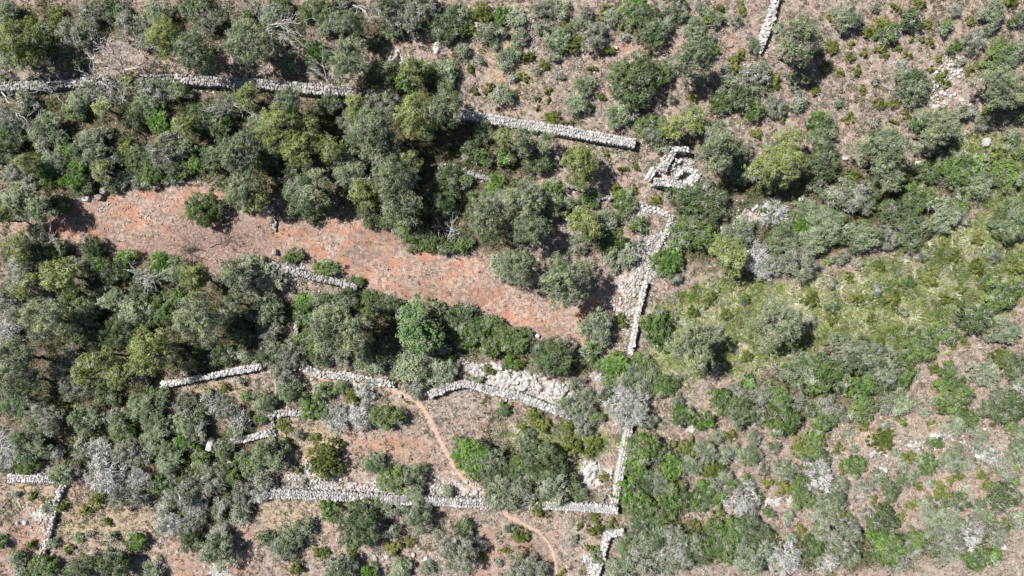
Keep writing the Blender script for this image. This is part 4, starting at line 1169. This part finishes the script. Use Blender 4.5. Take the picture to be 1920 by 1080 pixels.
dead_tree([[(88, 460, .2), (98, 452, 1.0), (108, 447, 1.3)], [(92, 457, .8), (96, 446, 1.2), (90, 442, 1.3)], [(98, 452, 1.0), (107, 456, 1.2)]],
          .05, 11, 'small pale dead branch at the left end of the clearing', group=DT, twigs=6)
dead_tree([[(28, 640, .2), (18, 625, 2.2), (12, 610, 2.6), (10, 595, 2.8)], [(18, 625, 2.2), (5, 615, 2.6)], [(16, 620, 2.3), (28, 605, 2.7)], [(20, 628, 2.0), (10, 640, 2.4)]],
          .06, 12, 'pale forked dead boughs at the left edge in the woodland', group=DT, twigs=8)
dead_tree([[(-6, 830, .5), (8, 820, 1.2), (20, 812, 1.4)], [(-4, 828, .6), (10, 828, 1.3), (24, 826, 1.4)], [(-4, 832, .6), (8, 840, 1.3), (22, 848, 1.4)], [(-4, 826, .6), (2, 810, 1.3), (4, 795, 1.4)]],
          .06, 13, 'white dead brush fanning in from the left edge', group=DT, twigs=10)
dead_tree([[(262, 530, .3), (266, 522, 1.6), (258, 516, 1.9), (254, 512, 2.0)], [(266, 522, 1.6), (276, 514, 2.0), (290, 520, 2.0)], [(268, 520, 1.7), (280, 528, 1.9), (296, 526, 2.0)], [(262, 526, 1.2), (270, 535, 1.8)]],
          .06, 14, 'silvery curled dead boughs in the woodland below the clearing', group=DT, twigs=8)
dead_tree([[(840, 452, .1), (842, 440, .5), (846, 425, .6)], [(840, 450, .2), (834, 438, .5), (828, 430, .5)], [(841, 447, .3), (850, 438, .6)]],
          .05, 15, 'grey brushwood in the shaded hollow above the clearing', name='brushwood', cat='brushwood', twigs=9)
dead_tree([[(390, 463, .05), (408, 455, .25), (424, 448, .3)], [(420, 462, .05), (422, 450, .3), (426, 436, .35)], [(414, 465, .05), (423, 450, .3), (430, 452, .2)], [(408, 455, .2), (418, 448, .3), (428, 440, .3)]],
          .05, 16, 'heap of brown sticks on the red clearing below the lone bush', name='brushwood', mat=BROWNWOOD, cat='brushwood', twigs=4)
dead_tree([[(330, 480, .05), (345, 472, .3), (360, 478, .3)], [(342, 484, .05), (348, 470, .35), (346, 462, .3)], [(350, 474, .1), (365, 482, .25), (376, 494, .1)], [(336, 470, .1), (350, 468, .3), (358, 464, .25)]],
          .05, 17, 'tangle of brown sticks at the lower rim of the clearing', name='brushwood', mat=BROWNWOOD, cat='brushwood', twigs=8)
dead_tree([[(404, 383, .2), (414, 377, .6), (427, 368, .8)]], .09, 18, 'dark fallen trunk leaning beside the lone clearing bush', name='fallen_log', mat=BROWNWOOD, cat='log', twigs=1)
dead_tree([[(250, 238, .2), (247, 246, 1.0), (252, 256, .9), (258, 268, .5)]], .08, 19, 'bare dark trunk showing between shrubs below the upper wall', name='fallen_log', mat=BROWNWOOD, cat='log', twigs=0)
dead_tree([[(1190, 472, .1), (1195, 462, .8), (1202, 455, 1.0)], [(1193, 466, .6), (1186, 470, .9)]], .06, 20, 'pale dead bough beside the rubble patch', group=DT, twigs=5)
dead_tree([[(795, 733, .1), (803, 741, .25), (813, 743, .3)]], .06, 21, 'pale fallen branch at the end of the curved wall', name='fallen_log', cat='log', twigs=1)
dead_tree([[(1375, 85, .1), (1362, 88, .2), (1352, 96, .1)]], .05, 22, 'thin dark stick on a red patch in the upper scrub', name='fallen_log', mat=BROWNWOOD, cat='log', twigs=1)

# ------------------------------------------------------------------ ground cover nobody could count
def tuft(nb, seed, spread=.35, up=.55, wd=.05, ln=1.0):
    r = rs(seed)
    V = []
    for i in range(nb):
        a = r.uniform(0, 6.283)
        el = r.uniform(.15, 1.0) * up
        d = np.array([math.cos(a) * (1 - el * .5), math.sin(a) * (1 - el * .5), el + .12])
        l = ln * r.uniform(.6, 1.1)
        b = np.array([-math.sin(a), math.cos(a), r.uniform(-.5, .5)]) * wd
        o_ = np.array([r.normal(0, spread * .3), r.normal(0, spread * .3), 0])
        m_ = o_ + d * l * .55 + [0, 0, .05 * l]
        V += [o_ - b, o_ + b, o_ + d * l + [0, 0, -.12 * l]]
    return np.array(V), np.arange(3 * nb).reshape(-1, 3)

def clump(nlf, seed, L=.32, Wd=.2):
    r = rs(seed)
    d = dirs(r, nlf, -.1)
    c = d * r.uniform(.5, 1.0, nlf)[:, None] * [1, 1, .75]
    v, f = tris(c, nrm(d + [0, 0, .3]), L, Wd, .35, r)
    return v, f

def field(n, seed, prob, shapes, size, mat, name, label, tintf, zs=1.0, margin=2.5, box=None):
    r = rs(seed)
    hx, hy = 43.5 + margin, 24.5 + margin
    a, b = r.uniform(-hx, hx, n), r.uniform(-hy, hy, n)
    if box:
        a, b = r.uniform(box[0], box[1], n), r.uniform(box[2], box[3], n)
    pr = prob(a, b)
    keep = r.rand(n) < pr
    dp = line_d(PATH, a, b)
    keep &= dp > .2
    for P, hw in WALL_LINES:
        keep &= line_d(P, a, b) > hw - .05
    a, b = a[keep], b[keep]
    k = len(a)
    s = size[0] + (size[1] - size[0]) * r.rand(k) ** 1.7
    scl = np.stack([s, s, s * zs * r.uniform(.7, 1.2, k)], 1)
    pos = np.stack([a, b, hz(a, b) - .01], 1)
    A = np.stack([r.uniform(0, 6.28, k), r.normal(0, .1, k), r.normal(0, .1, k)], 1)
    v, f, t = joined(shapes, pos, A, scl, np.clip(tintf(a, b, r), 0, 1), r)
    t = np.clip(t + np.repeat(r.normal(0, .08, len(t) // 3), 3)[:len(t)] if len(t) % 3 == 0 else t, 0, 1)
    o = link(name, mesh(name, v, f, {'tint': t}), mat)
    tag(o, label, name.replace('_', ' '), kind='stuff')
    print(name, k, len(f))

def zval(a, b):
    return zones(a, b)

def p_dry(a, b):
    z = zval(a, b)
    patch = sstep(.25, .6, fbm(a, b, 1.6, 61, 3))
    return (.35 + .65 * patch) * (1 - .93 * z['soil']) * (1 - .75 * z['forest']) * (1 - .25 * z['green']) * (1 - .7 * z['white'])
field(120000, 31, p_dry, [tuft(7, i, wd=.10, up=.9) for i in range(6)], (.12, .40), DRY, 'dry_grass', 'low dry tan grass and faded herbs over the open ground',
      lambda a, b, r: .42 + .5 * (fbm(a, b, 2.2, 71, 3) - .5) + r.normal(0, .26, len(a)) + .22 * zval(a, b)['dry'])

def p_scrub(a, b):
    z = zval(a, b)
    patch = sstep(.42, .62, fbm(a, b, 2.6, 63, 3))
    return (.14 + .86 * patch) * (1 - .96 * z['soil']) * (1 - .4 * z['green']) * (1 - .75 * z['white'])
field(44000, 32, p_scrub, [clump(16, 20 + i, .5, .32) for i in range(6)], (.08, .40), SCRUB, 'low_scrub', 'low grey-olive scrub cushions dotted over the slope',
      lambda a, b, r: .45 + .7 * (fbm(a, b, 3.2, 73, 3) - .5) + r.normal(0, .2, len(a)), zs=.8)

def p_grey(a, b):
    z = zval(a, b)
    patch = sstep(.46, .62, fbm(a, b, 2.3, 163, 3))
    return (.06 + .94 * patch) * (1 - .97 * z['soil']) * (1 - .5 * z['white']) * (1 - .3 * z['forest'])
field(38000, 38, p_grey, [tuft(12, 240 + i, up=1.2, wd=.07) for i in range(5)], (.15, .48), TWIG, 'grey_heath', 'low grey leafless heath on the open slope',
      lambda a, b, r: .30 + r.normal(0, .24, len(a)), zs=.8)

def p_mead(a, b):
    z = zval(a, b)
    return np.clip(z['green'] * 1.0, 0, 1) * (.4 + .6 * sstep(.3, .6, fbm(a, b, 1.5, 64, 3)))
field(170000, 33, p_mead, [tuft(13, 40 + i, up=.5, wd=.085) for i in range(4)] + [tuft(16, 340 + i, up=1.0, wd=.06) for i in range(2)], (.2, .75), MEADOW, 'meadow_grass', 'tufted yellow-green tussock grass of the meadow',
      lambda a, b, r: .42 + .9 * (fbm(a, b, 2.4, 74, 3) - .5) * 1.5 + r.normal(0, .28, len(a)), zs=.75)

def p_under(a, b):
    z = zval(a, b)
    return np.clip(z['forest'], 0, 1) * (.35 + .65 * sstep(.35, .6, fbm(a, b, 1.9, 65, 3)))
field(36000, 34, p_under, [clump(30, 60 + i, .32, .21) for i in range(6)], (.22, .80), UNDER, 'undergrowth', 'dark leafy undergrowth beneath the trees',
      lambda a, b, r: .45 + .6 * (fbm(a, b, 2.5, 75, 3) - .5) + r.normal(0, .18, len(a)), zs=.9)

def p_chips(a, b):
    z = zval(a, b)
    return np.clip(z['soil'] * .55 + z['litter'], 0, 1) * (.3 + .7 * sstep(.35, .6, fbm(a, b, 1.3, 66, 3)))
r0 = rs(9)
chip = [(np.array([(-1, -.09, .02), (-1, .09, .02), (1, .06, .10), (1, -.06, .06)]) * [1, 1, 1], np.array([[0, 1, 2], [0, 2, 3]])), (np.array([(-1, -.14, .05), (.2, .22, .12), (1, 0, .03), (-.1, -.3, .0)]), np.array([[0, 1, 2], [0, 2, 3]]))]
field(75000, 35, p_chips, chip, (.05, .30), LITTER, 'wood_litter', 'chipped twigs and dry litter strewn over the cleared red earth',
      lambda a, b, r: np.clip(r.normal(.42, .24, len(a)), 0, 1), box=(-44, 11, -6, 10))

def p_peb(a, b):
    z = zval(a, b)
    return .25 + .5 * z['white'] - .1 * z['soil']
field(9000, 36, p_peb, STONES[:4], (.025, .085), STONE, 'pebbles', 'small pale stones scattered over the ground',
      lambda a, b, r: r.normal(.55, .15, len(a)), zs=.6)
def p_foot(a, b):
    d = np.full(np.shape(a), 9.0)
    for P, hw in WALL_LINES:
        d = np.minimum(d, line_d(P, a, b) - hw)
    return sstep(.55, .05, d) * (.2 + .8 * sstep(.42, .62, fbm(a, b, 1.6, 68, 3)))
field(110000, 39, p_foot, [clump(16, 120 + i, .45, .28) for i in range(5)], (.08, .34), SCRUB, 'wall_foot_weeds', 'weeds and brambles growing along the feet of the walls',
      lambda a, b, r: r.normal(.38, .22, len(a)))
field(60000, 40, lambda a, b: .7 * p_foot(a, b), STONES[:6], (.04, .15), STONE, 'fallen_stones', 'small stones fallen along the feet of the walls',
      lambda a, b, r: r.normal(.48, .15, len(a)), zs=.6)

def p_weed(a, b):
    z = zval(a, b)
    return z['soil'] * .5 * sstep(.4, .6, fbm(a, b, 2.0, 67, 3))
field(6500, 37, p_weed, [clump(12, 80 + i) for i in range(4)], (.05, .14), SCRUB, 'sprouting_weeds', 'small sprouting weeds on the red clearing',
      lambda a, b, r: r.normal(.4, .15, len(a)), box=(-44, 11, -6, 10))

print('TRIANGLES', sum(sum(len(p.vertices) - 2 for p in m.polygons) if len(m.polygons) < 20000 else len(m.loops) - 2 * len(m.polygons) for m in bpy.data.meshes))
